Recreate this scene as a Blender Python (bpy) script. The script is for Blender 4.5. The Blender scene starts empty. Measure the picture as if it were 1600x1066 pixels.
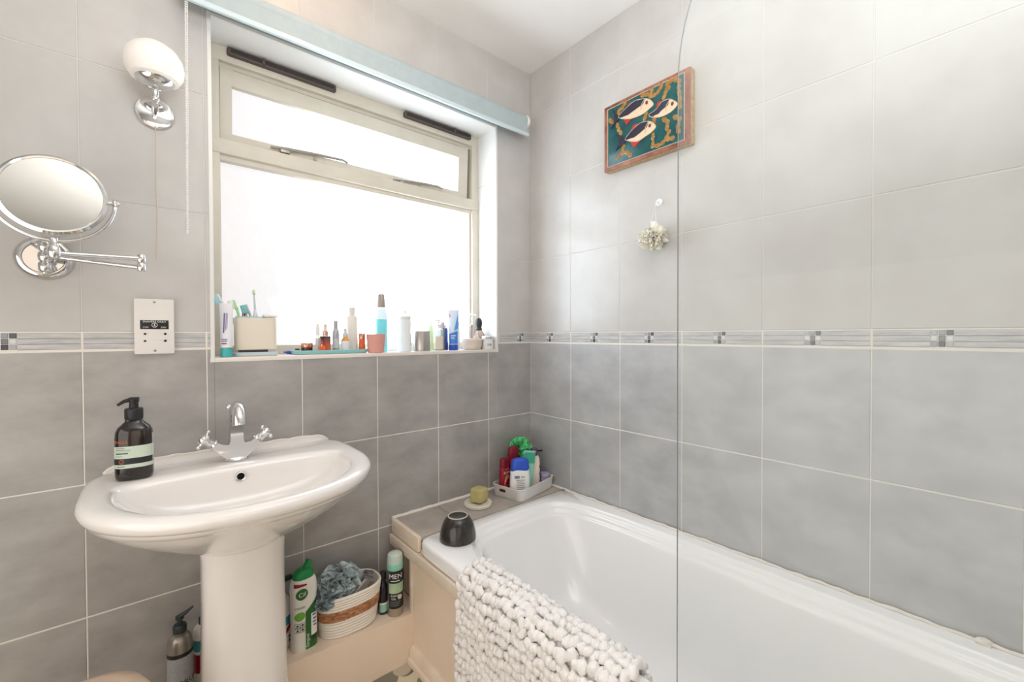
import bpy, bmesh, math, random
from mathutils import Matrix, Vector, noise
random.seed(7)
PI = math.pi
sc = bpy.context.scene
COL = sc.collection

# ------------------------------------------------------------------ helpers
def lin(c):
    def f(u):
        u = u / 255.0
        return u / 12.92 if u <= 0.04045 else ((u + 0.055) / 1.055) ** 2.4
    return (f(c[0]), f(c[1]), f(c[2]), 1.0)

def mat(name, c, rough=0.5, metal=0.0, c2=None, scale=20.0, stretch=(1, 1, 1), bump=0.0, bscale=None,
        trans=0.0, ior=1.45, emit=None, estr=0.0, coat=0.0, detail=4.0, lo=0.35, hi=0.65, sss=0.0, alpha=1.0, spec=None):
    m = bpy.data.materials.new(name)
    m.use_nodes = True
    nt = m.node_tree
    b = nt.nodes['Principled BSDF']
    b.inputs['Base Color'].default_value = lin(c)
    b.inputs['Roughness'].default_value = rough
    b.inputs['Metallic'].default_value = metal
    b.inputs['Transmission Weight'].default_value = trans
    b.inputs['IOR'].default_value = ior
    b.inputs['Coat Weight'].default_value = coat
    b.inputs['Alpha'].default_value = alpha
    if spec is not None:
        b.inputs['Specular IOR Level'].default_value = spec
    if sss:
        b.inputs['Subsurface Weight'].default_value = sss
        b.inputs['Subsurface Radius'].default_value = (0.01, 0.01, 0.01)
    if emit:
        b.inputs['Emission Color'].default_value = lin(emit)
        b.inputs['Emission Strength'].default_value = estr
    if c2 is not None or bump:
        tc = nt.nodes.new('ShaderNodeTexCoord')
        mp = nt.nodes.new('ShaderNodeMapping')
        mp.inputs['Scale'].default_value = stretch
        nt.links.new(tc.outputs['Object'], mp.inputs['Vector'])
    if c2 is not None:
        n = nt.nodes.new('ShaderNodeTexNoise')
        n.inputs['Scale'].default_value = scale
        n.inputs['Detail'].default_value = detail
        n.inputs['Roughness'].default_value = 0.6
        r = nt.nodes.new('ShaderNodeValToRGB')
        r.color_ramp.elements[0].position = lo
        r.color_ramp.elements[1].position = hi
        r.color_ramp.elements[0].color = lin(c)
        r.color_ramp.elements[1].color = lin(c2)
        nt.links.new(mp.outputs['Vector'], n.inputs['Vector'])
        nt.links.new(n.outputs['Fac'], r.inputs['Fac'])
        nt.links.new(r.outputs['Color'], b.inputs['Base Color'])
    if bump:
        n2 = nt.nodes.new('ShaderNodeTexNoise')
        n2.inputs['Scale'].default_value = bscale or scale
        n2.inputs['Detail'].default_value = 3
        bp = nt.nodes.new('ShaderNodeBump')
        bp.inputs['Strength'].default_value = bump
        bp.inputs['Distance'].default_value = 0.002
        nt.links.new(mp.outputs['Vector'], n2.inputs['Vector'])
        nt.links.new(n2.outputs['Fac'], bp.inputs['Height'])
        nt.links.new(bp.outputs['Normal'], b.inputs['Normal'])
    return m

def spow(v, e):
    return math.copysign(abs(v) ** e, v)

class MB:
    def __init__(s):
        s.v = []; s.f = []; s.m = []
    def add(s, vs, fs, m=0):
        o = len(s.v)
        s.v += [Vector(p) for p in vs]
        s.f += [tuple(i + o for i in f) for f in fs]
        s.m += [m] * len(fs)
        return s
    def xf(s, M, start=0):
        for i in range(start, len(s.v)):
            s.v[i] = M @ s.v[i]
        return s
    def box(s, x0, x1, y0, y1, z0, z1, m=0, bev=0.0, seg=2):
        bm = bmesh.new()
        bmesh.ops.create_cube(bm, size=1.0)
        for v in bm.verts:
            v.co = Vector(((x0 + x1) / 2 + v.co.x * (x1 - x0), (y0 + y1) / 2 + v.co.y * (y1 - y0), (z0 + z1) / 2 + v.co.z * (z1 - z0)))
        if bev:
            bmesh.ops.bevel(bm, geom=bm.edges[:], offset=bev, segments=seg, profile=0.5, affect='EDGES')
        bm.verts.index_update()
        s.add([v.co.copy() for v in bm.verts], [[v.index for v in f.verts] for f in bm.faces], m)
        bm.free()
        return s
    def rings(s, rs, m=0, cap0=True, cap1=True, ms=None):
        n = len(rs[0]); vs = [p for r in rs for p in r]; o = len(s.v)
        s.v += [Vector(p) for p in vs]
        for k in range(len(rs) - 1):
            for i in range(n):
                a = o + k * n + i; b = o + k * n + (i + 1) % n
                s.f.append((a, b, b + n, a + n)); s.m.append(ms[k] if ms else m)
        if cap0:
            s.f.append(tuple(o + i for i in reversed(range(n)))); s.m.append(ms[0] if ms else m)
        if cap1:
            q = o + (len(rs) - 1) * n
            s.f.append(tuple(q + i for i in range(n))); s.m.append(ms[-1] if ms else m)
        return s
    def lathe(s, prof, cx=0, cy=0, seg=32, m=0, sx=1, sy=1, n=2.0, ms=None, cap0=True, cap1=True):
        rs = []
        for p in prof:
            r, z = p[0], p[1]
            kx = p[2] if len(p) > 2 else 1.0
            ky = p[3] if len(p) > 3 else 1.0
            rs.append([(cx + spow(math.cos(t), 2 / n) * r * sx * kx, cy + spow(math.sin(t), 2 / n) * r * sy * ky, z)
                       for t in [2 * PI * i / seg for i in range(seg)]])
        return s.rings(rs, m, cap0, cap1, ms)
    def tube(s, pts, r, seg=10, m=0, closed=False):
        pts = [Vector(p) for p in pts]; n = len(pts)
        rr = r if isinstance(r, (list, tuple)) else [r] * n
        up = None; rs = []
        for i, p in enumerate(pts):
            if closed:
                d = pts[(i + 1) % n] - pts[i - 1]
            else:
                d = pts[min(i + 1, n - 1)] - pts[max(i - 1, 0)]
            d.normalize()
            if up is None:
                up = Vector((0, 0, 1)) if abs(d.z) < 0.9 else Vector((1, 0, 0))
            a = d.cross(up); a.normalize(); b = a.cross(d); up = b
            rs.append([p + (a * math.cos(t) + b * math.sin(t)) * rr[i] for t in [2 * PI * k / seg for k in range(seg)]])
        if closed:
            rs.append(rs[0]); return s.rings(rs, m, False, False)
        return s.rings(rs, m)
    def ico(s, c, r, sub=2, m=0, jit=0.0, rot=None):
        bm = bmesh.new()
        bmesh.ops.create_icosphere(bm, subdivisions=sub, radius=1.0)
        rx, ry, rz = r if isinstance(r, (tuple, list)) else (r, r, r)
        off = Vector((random.random() * 50, random.random() * 50, random.random() * 50))
        vs = []
        for v in bm.verts:
            k = 1 + (jit * noise.noise(v.co * 1.5 + off) if jit else 0)
            p = Vector((v.co.x * rx * k, v.co.y * ry * k, v.co.z * rz * k))
            if rot is not None:
                p = rot @ p
            vs.append(p + Vector(c))
        bm.verts.index_update()
        s.add(vs, [[v.index for v in f.verts] for f in bm.faces], m)
        bm.free()
        return s
    def prism(s, poly, fn, t0, t1, m=0):
        """poly: 2d outline, fn(a,b,t)->3d; extruded from t0 to t1"""
        n = len(poly)
        vs = [fn(a, b, t0) for a, b in poly] + [fn(a, b, t1) for a, b in poly]
        fs = [tuple(reversed(range(n))), tuple(range(n, 2 * n))] + [(i, (i + 1) % n, (i + 1) % n + n, i + n) for i in range(n)]
        return s.add(vs, fs, m)
    def grid(s, fn, nu, nv, m=0):
        vs = [fn(i / nu, j / nv) for i in range(nu + 1) for j in range(nv + 1)]
        fs = [(i * (nv + 1) + j, (i + 1) * (nv + 1) + j, (i + 1) * (nv + 1) + j + 1, i * (nv + 1) + j + 1) for i in range(nu) for j in range(nv)]
        return s.add(vs, fs, m)
    def build(s, name, mats, parent=None, loc=(0, 0, 0), rz=0.0, ang=38, flat=False):
        me = bpy.data.meshes.new(name)
        me.from_pydata([tuple(p) for p in s.v], [], s.f)
        for mm in (mats if isinstance(mats, (list, tuple)) else [mats]):
            me.materials.append(mm)
        me.polygons.foreach_set('material_index', s.m)
        bm = bmesh.new(); bm.from_mesh(me)
        bmesh.ops.recalc_face_normals(bm, faces=bm.faces[:])
        bm.to_mesh(me); bm.free()
        if not flat:
            me.polygons.foreach_set('use_smooth', [True] * len(me.polygons))
            me.set_sharp_from_angle(angle=math.radians(ang))
        me.update()
        o = bpy.data.objects.new(name, me)
        COL.objects.link(o)
        o.location = loc; o.rotation_euler = (0, 0, rz)
        if parent:
            o.parent = parent
        return o

def tag(o, label=None, cat=None, group=None, kind=None):
    if label: o['label'] = label
    if cat: o['category'] = cat
    if group: o['group'] = group
    if kind: o['kind'] = kind
    return o

def thing(name, label, cat, loc=(0, 0, 0), rz=0.0, group=None, kind=None, tilt=None):
    o = bpy.data.objects.new(name, None)
    COL.objects.link(o)
    o.empty_display_size = 0.05
    o.location = loc; o.rotation_euler = (tilt[0] if tilt else 0, tilt[1] if tilt else 0, rz)
    return tag(o, label, cat, group, kind)

def lettering(txt, size, fn, m, parent, name='lettering', align='CENTER'):
    """flat text mesh carried onto a surface by fn(x, y) -> point"""
    cu = bpy.data.curves.new('txt', 'FONT')
    cu.body = txt; cu.size = size; cu.align_x = align; cu.align_y = 'CENTER'
    cu.resolution_u = 3
    ob = bpy.data.objects.new('txt', cu)
    COL.objects.link(ob)
    bpy.context.view_layer.update()
    me = bpy.data.meshes.new_from_object(ob.evaluated_get(bpy.context.evaluated_depsgraph_get()))
    vs = [fn(v.co.x, v.co.y) for v in me.vertices]
    fs = [tuple(p.vertices) for p in me.polygons]
    bpy.data.objects.remove(ob); bpy.data.curves.remove(cu); bpy.data.meshes.remove(me)
    b = MB(); b.add(vs, fs)
    return b.build(name, m, parent, flat=True)

def on_round(rx, ry, a0, z0, off=0.0006, n=2.0):
    """map flat (x, y) onto an upright round or oval body, centred on angle a0"""
    def f(x, y):
        a = a0 + x / ((rx + ry) / 2)
        return ((rx + off) * spow(math.cos(a), 2 / n), (ry + off) * spow(math.sin(a), 2 / n), z0 + y)
    return f

def band(b, rx, ry, z0, z1, a0, a1, m=0, off=0.0004, n=2.0, seg=24, kx=1.0):
    """a wrap-around label patch on an upright body"""
    b.grid(lambda u, v: ((rx + off) * spow(math.cos(a0 + (a1 - a0) * u), 2 / n), (ry + off) * spow(math.sin(a0 + (a1 - a0) * u), 2 / n), z0 + (z1 - z0) * v), seg, 1, m)
    return b

def print_lines(rows, fn, m, parent, name='print_lines'):
    """small print too fine to read: rows of short bars (x0, x1, z, height)"""
    for x0, x1, z, h in rows:
        b = MB(); b.grid(lambda u, v: fn(x0 + (x1 - x0) * u, z + h * (v - 0.5)), max(1, int((x1 - x0) / 0.003)), 1)
        b.build(name, m, parent, flat=True)

def disc(b, f, a, c, n=24, k=4):
    b.grid(lambda u, v: f(a * u * math.cos(2 * PI * v), c * u * math.sin(2 * PI * v)), k, n)
    return b

# ------------------------------------------------------------------ frame of the room (metres; origin: tile strip at the corner)
FLOOR = -1.08; CEIL = 1.252
XL = -2.15; YF = -2.45
SILL = -0.028; WX0, WX1, WZ1 = -1.232, -0.206, 0.942; WD = 0.14

# ------------------------------------------------------------------ materials
M = {}
M['tile_white'] = mat('white_tile', (201, 199, 196), 0.25, c2=(193, 190, 187), scale=6, bump=0.04, bscale=9)
for key, ca, cb in (('tile_grey', (146, 142, 138), (171, 168, 164)), ('tile_grey_lit', (165, 166, 167), (187, 188, 189))):  # second copy is the same tile, paler: window glare put into the colour
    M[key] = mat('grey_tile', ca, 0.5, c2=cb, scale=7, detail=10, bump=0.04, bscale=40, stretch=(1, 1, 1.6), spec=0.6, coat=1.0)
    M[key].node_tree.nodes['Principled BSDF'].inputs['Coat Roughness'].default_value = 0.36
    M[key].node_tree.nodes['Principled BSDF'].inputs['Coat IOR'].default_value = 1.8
M['grout'] = mat('grout', (232, 226, 217), 0.8)
M['grout_white'] = mat('grout_white', (208, 205, 201), 0.6)
M['strip'] = mat('strip_stone', (205, 204, 203), 0.35, c2=(176, 176, 177), scale=14, stretch=(1, 1, 9), detail=6)
M['strip_line'] = mat('strip_groove', (138, 136, 134), 0.6)
for i, c in enumerate([(88, 92, 98), (150, 156, 164), (172, 176, 180), (214, 215, 214), (72, 74, 78), (120, 124, 130)]):
    M['mos%d' % i] = mat('mosaic_glass_%s' % 'abcdef'[i], c, 0.15, coat=0.5)
M['ceiling'] = mat('ceiling_paint', (242, 240, 237), 0.85, c2=(237, 234, 230), scale=3)
M['paint_white'] = mat('white_paint', (232, 232, 230), 0.45)
M['trim_plastic'] = mat('white_plastic_trim', (236, 234, 230), 0.3)
M['frame'] = mat('window_frame_paint', (214, 208, 194), 0.45, c2=(208, 201, 187), scale=8)
M['dark_gap'] = mat('dark_gap_fill', (60, 56, 52), 0.6)
M['vent'] = mat('brown_vent', (84, 72, 68), 0.5)
M['vent_dark'] = mat('brown_vent_dark', (48, 42, 40), 0.6)
M['chrome'] = mat('chrome', (222, 222, 222), 0.06, 1.0)
M['steel'] = mat('brushed_steel', (186, 182, 178), 0.28, 1.0)
M['grey_metal'] = mat('grey_metal', (176, 172, 162), 0.4, 0.6)
M['mirror'] = mat('mirror_glass', (222, 221, 216), 0.0, 1.0)
M['ceramic'] = mat('white_ceramic', (238, 233, 229), 0.1, coat=0.6)
M['enamel'] = mat('bath_enamel', (250, 249, 248), 0.14, coat=0.5)
M['caulk'] = mat('caulk', (236, 228, 220), 0.6, bump=0.4, bscale=60)
M['cream'] = mat('cream_paint', (243, 224, 203), 0.45, c2=(239, 218, 195), scale=5, bump=0.05, bscale=30)
M['cream_pink'] = mat('cream_trim_paint', (240, 226, 208), 0.4, c2=(232, 212, 190), scale=14, bump=0.08, bscale=40)
M['black_plastic'] = mat('black_plastic', (34, 34, 36), 0.4)
M['white_plastic'] = mat('white_plastic', (234, 233, 230), 0.35)
M['opal'] = mat('opal_glass', (240, 236, 230), 0.35, emit=(255, 240, 225), estr=0.12, sss=0.2)
M['hole'] = mat('dark_hole', (18, 17, 16), 0.8)
M['ink_white'] = mat('white_ink', (238, 238, 236), 0.5)
M['ink_dark'] = mat('dark_ink', (44, 44, 46), 0.5)
M['ink_grey'] = mat('grey_ink', (120, 122, 126), 0.5)

# frosted obscure glass: rippled, its own emission stands in for the overcast sky behind it
def glass_pane_mat(name, tint_dir):
    m = bpy.data.materials.new(name); m.use_nodes = True
    nt = m.node_tree; b = nt.nodes['Principled BSDF']
    b.inputs['Base Color'].default_value = (0.12, 0.12, 0.12, 1); b.inputs['Roughness'].default_value = 0.35
    tc = nt.nodes.new('ShaderNodeTexCoord')
    mp = nt.nodes.new('ShaderNodeMapping'); mp.inputs['Scale'].default_value = (1.4, 1, 0.7)
    n = nt.nodes.new('ShaderNodeTexNoise'); n.inputs['Scale'].default_value = 16; n.inputs['Detail'].default_value = 3; n.inputs['Distortion'].default_value = 1.5
    sx = nt.nodes.new('ShaderNodeSeparateXYZ')
    mr = nt.nodes.new('ShaderNodeMapRange')
    mr.inputs['From Min'].default_value = -1.22; mr.inputs['From Max'].default_value = tint_dir
    mr.inputs['To Min'].default_value = 0.0; mr.inputs['To Max'].default_value = 1.0
    ad = nt.nodes.new('ShaderNodeMath'); ad.operation = 'MULTIPLY_ADD'; ad.inputs[1].default_value = 0.26
    ad2 = nt.nodes.new('ShaderNodeMath'); ad2.operation = 'SUBTRACT'; ad2.inputs[1].default_value = 0.10
    r = nt.nodes.new('ShaderNodeValToRGB')
    r.color_ramp.elements[0].position = 0.0; r.color_ramp.elements[0].color = (0.90, 0.85, 0.84, 1)
    r.color_ramp.elements[1].position = 1.0; r.color_ramp.elements[1].color = (0.80, 0.90, 1.0, 1)
    e = r.color_ramp.elements.new(0.35); e.color = (0.97, 0.97, 0.98, 1)
    st = nt.nodes.new('ShaderNodeMapRange'); st.interpolation_type = 'SMOOTHSTEP'; st.inputs['From Min'].default_value = 0.30; st.inputs['From Max'].default_value = 1.1; st.inputs['To Min'].default_value = PANE_LO; st.inputs['To Max'].default_value = PANE_HI
    L = nt.links.new
    L(tc.outputs['Object'], mp.inputs['Vector']); L(mp.outputs['Vector'], n.inputs['Vector'])
    L(tc.outputs['Object'], sx.inputs['Vector']); L(sx.outputs['X'], mr.inputs['Value'])
    L(n.outputs['Fac'], ad.inputs[0]); L(mr.outputs['Result'], ad.inputs[2]); L(ad.outputs['Value'], ad2.inputs[0])
    L(ad2.outputs['Value'], r.inputs['Fac']); L(r.outputs['Color'], b.inputs['Emission Color'])
    L(ad2.outputs['Value'], st.inputs['Value']); L(st.outputs['Result'], b.inputs['Emission Strength'])
    bp = nt.nodes.new('ShaderNodeBump'); bp.inputs['Strength'].default_value = 0.3; bp.inputs['Distance'].default_value = 0.003
    L(n.outputs['Fac'], bp.inputs['Height']); L(bp.outputs['Normal'], b.inputs['Normal'])
    return m
PANE_LO, PANE_HI = 0.80, 6.5
M['pane'] = glass_pane_mat('obscure_glass', -0.62)
M['pane_top'] = glass_pane_mat('obscure_glass_upper', -0.70)

# ------------------------------------------------------------------ tiled walls
def rect_minus(r, h):
    a0, a1, b0, b1 = r; c0, c1, d0, d1 = h
    if a1 <= c0 or a0 >= c1 or b1 <= d0 or b0 >= d1:
        return [r]
    out = []
    if a0 < c0: out.append((a0, c0, b0, b1))
    if a1 > c1: out.append((c1, a1, b0, b1))
    x0, x1 = max(a0, c0), min(a1, c1)
    if b0 < d0: out.append((x0, x1, b0, d0))
    if b1 > d1: out.append((x0, x1, d1, b1))
    return out

TH = 0.3305; ST = 0.046; TU = 0.3324
def tiled_wall(name, fn, umax, hole=None, strip_joints=None, thick=0.2):
    """fn(u, z, d): u runs away from the corner, d = depth into the room"""
    b = MB()
    def quad(u0, u1, z0, z1, m, lift=0.0, ch=0.0012):
        if u1 - u0 < 0.004 or z1 - z0 < 0.004: return
        c = min(ch, (u1 - u0) / 3, (z1 - z0) / 3)
        vs = [fn(u0, z0, -0.001), fn(u1, z0, -0.001), fn(u1, z1, -0.001), fn(u0, z1, -0.001),
              fn(u0 + c, z0 + c, lift), fn(u1 - c, z0 + c, lift), fn(u1 - c, z1 - c, lift), fn(u0 + c, z1 - c, lift)]
        b.add(vs, [(4, 5, 6, 7), (0, 1, 5, 4), (1, 2, 6, 5), (2, 3, 7, 6), (3, 0, 4, 7)], m)
    # backing slab
    for r in (rect_minus((-0.12, umax + 0.1, FLOOR - 0.02, CEIL + 0.02), hole) if hole else [(-0.12, umax + 0.1, FLOOR - 0.02, CEIL + 0.02)]):
        zs = [r[2]] + [z for z in (0.0465,) if r[2] < z < r[3]] + [r[3]]
        for z0, z1 in zip(zs[:-1], zs[1:]):
            gm = 1 if z1 > 0.05 else 0
            vs = [fn(u, z, d) for u in (r[0], r[1]) for z in (z0, z1) for d in (-0.001, -thick)]
            b.add(vs, [(0, 1, 3, 2), (4, 6, 7, 5), (0, 4, 5, 1), (2, 3, 7, 6), (0, 2, 6, 4), (1, 5, 7, 3)], gm)
    rows = []
    k = 0
    while -k * TH > FLOOR:
        rows.append((max(FLOOR, -(k + 1) * TH) + 0.0016, -k * TH - (0.0016 if k else 0.003), 3)); k += 1
    k = 0
    while ST + k * TU < CEIL:
        rows.append((ST + k * TU + 0.0013, min(CEIL, ST + (k + 1) * TU) - 0.0011, 2)); k += 1
    nc = int(math.ceil(umax / 0.25 - 1e-6))
    for c in range(nc):
        u0, u1 = c * 0.25, min(umax, (c + 1) * 0.25)
        g0, g1 = (0.0012 if c else 0), 0.0012
        for z0, z1, m in rows:
            for r in (rect_minus((u0 + g0, u1 - g1, z0, z1), hole) if hole else [(u0 + g0, u1 - g1, z0, z1)]):
                quad(*r, m)
    # border strip with mosaic squares
    joints = strip_joints or [i * 0.25 for i in range(nc + 1)]
    for j0, j1 in zip(joints[:-1], joints[1:]):
        cu = (j0 + j1) / 2 if j1 - j0 > 0.2 else (j0 + 0.125 if j0 > 0 else j1 - 0.125)
        e0, e1 = max(0, j0 + 0.0025 if j0 else 0), min(umax, j1 - 0.0025)
        hw = 0.0192
        def part(a0, a1):
            for i in range(3):
                z0 = 0.0045 + i * 0.0131
                for r in (rect_minus((a0, a1, z0, z0 + 0.0123), hole) if hole else [(a0, a1, z0, z0 + 0.0123)]):
                    quad(*r, 4, 0.0, 0.0004)
            for r in (rect_minus((a0, a1, 0.004, 0.0435), hole) if hole else [(a0, a1, 0.004, 0.0435)]):
                b.add([fn(r[0], r[2], -0.0006), fn(r[1], r[2], -0.0006), fn(r[1], r[3], -0.0006), fn(r[0], r[3], -0.0006)], [(0, 1, 2, 3)], 5)
        part(e0, cu - hw); part(cu + hw, e1)
        if hole and cu + hw > hole[0] and cu - hw < hole[1]:
            continue
        pat = [[2, 4, 1], [3, 5, 3], [0, 1, 2]]
        for i in range(3):
            for q in range(3):
                a = cu - hw + q * 0.0128; z = 0.0045 + i * 0.0131
                quad(a + 0.0006, a + 0.0122, z + 0.0004, z + 0.0126, 6 + pat[i][2 - q if name == 'wall_right' else q], 0.0006, 0.0014)
    mats = [M['grout'], M['grout_white'], M['tile_white'], M['tile_grey_lit' if name == 'wall_right' else 'tile_grey'], M['strip'], M['strip_line']] + [M['mos%d' % i] for i in range(6)]
    o = b.build(name, mats, flat=True)
    return tag(o, kind='structure')

tiled_wall('wall_back', lambda u, z, d: (-u, -d, z), -XL, (-WX1, -WX0, SILL, WZ1),
           [0.0, 0.19, 0.75, 1.0, 1.25, 1.5, 1.75, 2.0, 2.25], thick=0.3)
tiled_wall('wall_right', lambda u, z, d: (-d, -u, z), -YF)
tiled_wall('wall_left', lambda u, z, d: (XL + d, -u, z), -YF)
tiled_wall('wall_front', lambda u, z, d: (-u, YF + d, z), -XL)

b = MB(); b.box(XL - 0.1, 0.1, YF - 0.1, 0.1, CEIL, CEIL + 0.1)
tag(b.build('ceiling', M['ceiling']), kind='structure')

# vinyl floor with rounded pebble print
def floor_mat():
    m = bpy.data.materials.new('pebble_vinyl'); m.use_nodes = True
    nt = m.node_tree; bs = nt.nodes['Principled BSDF']; bs.inputs['Roughness'].default_value = 0.35
    tc = nt.nodes.new('ShaderNodeTexCoord'); L = nt.links.new
    def vor(scale, th, seedoff):
        mp = nt.nodes.new('ShaderNodeMapping'); mp.inputs['Location'].default_value = seedoff
        v = nt.nodes.new('ShaderNodeTexVoronoi'); v.inputs['Scale'].default_value = scale; v.voronoi_dimensions = '2D'; v.inputs['Randomness'].default_value = 0.75
        c = nt.nodes.new('ShaderNodeMath'); c.operation = 'LESS_THAN'; c.inputs[1].default_value = th
        L(tc.outputs['Object'], mp.inputs['Vector']); L(mp.outputs['Vector'], v.inputs['Vector']); L(v.outputs['Distance'], c.inputs[0])
        return c
    a = vor(5.5, 0.44, (0.33, 0.05, 0)); p = vor(9.0, 0.27, (0.02, 0.01, 0)); q = vor(9.0, 0.27, (0.012, 0.018, 0))
    def mix(f, c1, c2):
        x = nt.nodes.new('ShaderNodeMix'); x.data_type = 'RGBA'
        L(f.outputs[0], x.inputs['Factor'])
        if isinstance(c1, tuple): x.inputs['A'].default_value = lin(c1)
        else: L(c1.outputs['Result'], x.inputs['A'])
        x.inputs['B'].default_value = lin(c2)
        return x
    x = mix(a, (214, 204, 180), (128, 126, 112)); x = mix(q, x, (112, 108, 96)); x = mix(p, x, (190, 184, 164))
    L(x.outputs['Result'], bs.inputs['Base Color'])
    return m
b = MB(); b.box(XL - 0.1, 0.1, YF - 0.1, 0.1, FLOOR - 0.1, FLOOR)
tag(b.build('floor', floor_mat()), kind='structure')

# ------------------------------------------------------------------ window
b = MB()
b.box(WX1 - 0.0015, WX1 + 0.012, 0.002, WD + 0.05, SILL, WZ1, 0)                       # right reveal
b.box(WX0 - 0.012, WX0 + 0.0015, 0.002, WD + 0.05, SILL, WZ1, 0)                       # left reveal
b.box(WX0, WX1, 0.002, WD + 0.05, WZ1 - 0.0015, WZ1 + 0.012, 0)                        # head
b.box(WX0 - 0.01, WX1 + 0.01, -0.002, WD + 0.05, SILL - 0.012, SILL + 0.0008, 0, bev=0.0006)    # sill board
for z in (ST + TU, ST + 2 * TU):                                              # tile joints on the right reveal
    b.box(WX1 - 0.0022, WX1, 0.004, WD, z - 0.0015, z + 0.0015, 1)
tag(b.build('trim_1', [M['paint_white'], M['grout_white']]), kind='structure')
b = MB()
e = 0.009
b.box(WX1 - 0.001, WX1 + e, -0.003, 0.006, SILL - e, WZ1 + e, 0, bev=0.0015)
b.box(WX0 - e, WX0 + 0.001, -0.003, 0.006, SILL - e, WZ1 + e, 0, bev=0.0015)
b.box(WX0 - e + 0.0004, WX1 + e - 0.0004, -0.0026, 0.0056, SILL - e + 0.0004, SILL + 0.0006, 1, bev=0.0012)
b.box(WX0 - e + 0.0004, WX1 + e - 0.0004, -0.0026, 0.0056, WZ1 - 0.001, WZ1 + e - 0.0004, 0, bev=0.0015)
tag(b.build('trim_2', [M['trim_plastic'], mat('cream_edge', (238, 226, 216), 0.4)]), kind='structure')

win = thing('window_1', None, None, (0, 0, 0), kind='structure')
b = MB()
y0, y1 = 0.128, 0.19
b.box(WX0, WX0 + 0.034, y0, y1, SILL, WZ1, bev=0.003)
b.box(WX1 - 0.036, WX1, y0, y1, SILL, WZ1, bev=0.003)
b.box(WX1 - 0.047, WX1 - 0.034, y0 + 0.012, y1, SILL, 0.60, bev=0.003)
b.box(WX0 + 0.032, WX0 + 0.036, y0 + 0.012, y1, SILL, 0.60, bev=0.001)
b.box(WX0 + 0.001, WX1 - 0.001, y0 - 0.0008, y1, 0.895, WZ1 - 0.001, bev=0.003)
b.box(WX0 + 0.001, WX1 - 0.001, y0 + 0.014, y1 - 0.001, 0.882, 0.90, bev=0.003)
b.box(WX0 + 0.001, WX1 - 0.001, y0 - 0.004, y1 - 0.002, 0.606, 0.652, bev=0.004)
b.box(WX0 + 0.001, WX1 - 0.001, y0 + 0.008, y1 - 0.003, 0.588, 0.608, bev=0.004)
b.box(WX0 + 0.001, WX1 - 0.001, y0 - 0.0008, y1, SILL + 0.0005, 0.004, bev=0.003)
b.build('window_frame', M['frame'], win)
b = MB(); b.box(WX0 + 0.03, WX1 - 0.04, 0.16, 0.166, 0.0, 0.60)
tag(b.build('window_pane', M['pane'], win), 'rippled obscure glass pane')
b = MB(); b.box(WX0 + 0.03, WX1 - 0.034, 0.176, 0.182, 0.645, 0.895)
b.build('gap_shade', M['dark_gap'], win)  # dark sheet behind the sash, paints the shade of the open gap
# top-hung sash, open a crack at the bottom (pivot at its head)
sash = bpy.data.objects.new('sash', None); COL.objects.link(sash); sash.parent = win
sash.location = (0, 0.145, 0.88); sash.rotation_euler = (math.radians(3.2), 0, 0)
sx0, sx1, sz0 = -1.197, -0.258, -0.226
b = MB()
b.box(sx0, sx0 + 0.034, -0.012, 0.03, sz0, 0, bev=0.003)
b.box(sx1 - 0.05, sx1, -0.012, 0.03, sz0, 0, bev=0.003)
b.box(sx0 + 0.001, sx1 - 0.001, -0.0127, 0.029, -0.052, -0.002, bev=0.003)
b.box(sx0 + 0.001, sx1 - 0.001, -0.0127, 0.029, sz0 + 0.0005, sz0 + 0.026, bev=0.003)
b.build('sash_frame', M['frame'], sash)
b = MB(); b.box(sx0 + 0.03, sx1 - 0.045, 0.008, 0.013, sz0 + 0.02, -0.048)
b.build('sash_pane', M['pane_top'], sash)
def stay(x0, x1, z):
    h = MB()
    h.tube([(x0, -0.022, z), (x0 + 0.05, -0.026, z + 0.004), (x0 + (x1 - x0) * 0.6, -0.024, z + 0.012), (x1 - 0.02, -0.022, z + 0.016), (x1, -0.02, z + 0.011)], [0.004, 0.006, 0.0055, 0.0045, 0.004], 8)
    h.box(x0 + 0.028, x0 + 0.058, -0.028, -0.01, z - 0.01, z + 0.008, bev=0.002)
    h.tube([(x0 + (x1 - x0) * 0.55, -0.02, z - 0.012), (x0 + (x1 - x0) * 0.55, -0.02, z + 0.014)], 0.004, 8)
    h.build('window_stay', M['grey_metal'], sash)
stay(-1.055, -0.80, sz0 + 0.014); stay(-0.62, -0.395, sz0 + 0.006)
for x0, x1 in ((-1.178, -0.846), (-0.58, -0.254)):
    v = MB()
    v.box(x0, x1, 0.112, 0.132, 0.914, 0.9375, 0, bev=0.006, seg=3)
    v.box(x0 + 0.01, x1 - 0.01, 0.109, 0.114, 0.921, 0.931, 1, bev=0.002)
    xm = x0 + (x1 - x0) * (0.3 if x0 < -1 else 0.72)
    v.box(xm - 0.004, xm + 0.004, 0.106, 0.114, 0.916, 0.936, 0, bev=0.001)
    v.build('trickle_vent', [M['vent'], M['vent_dark']], win)

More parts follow.
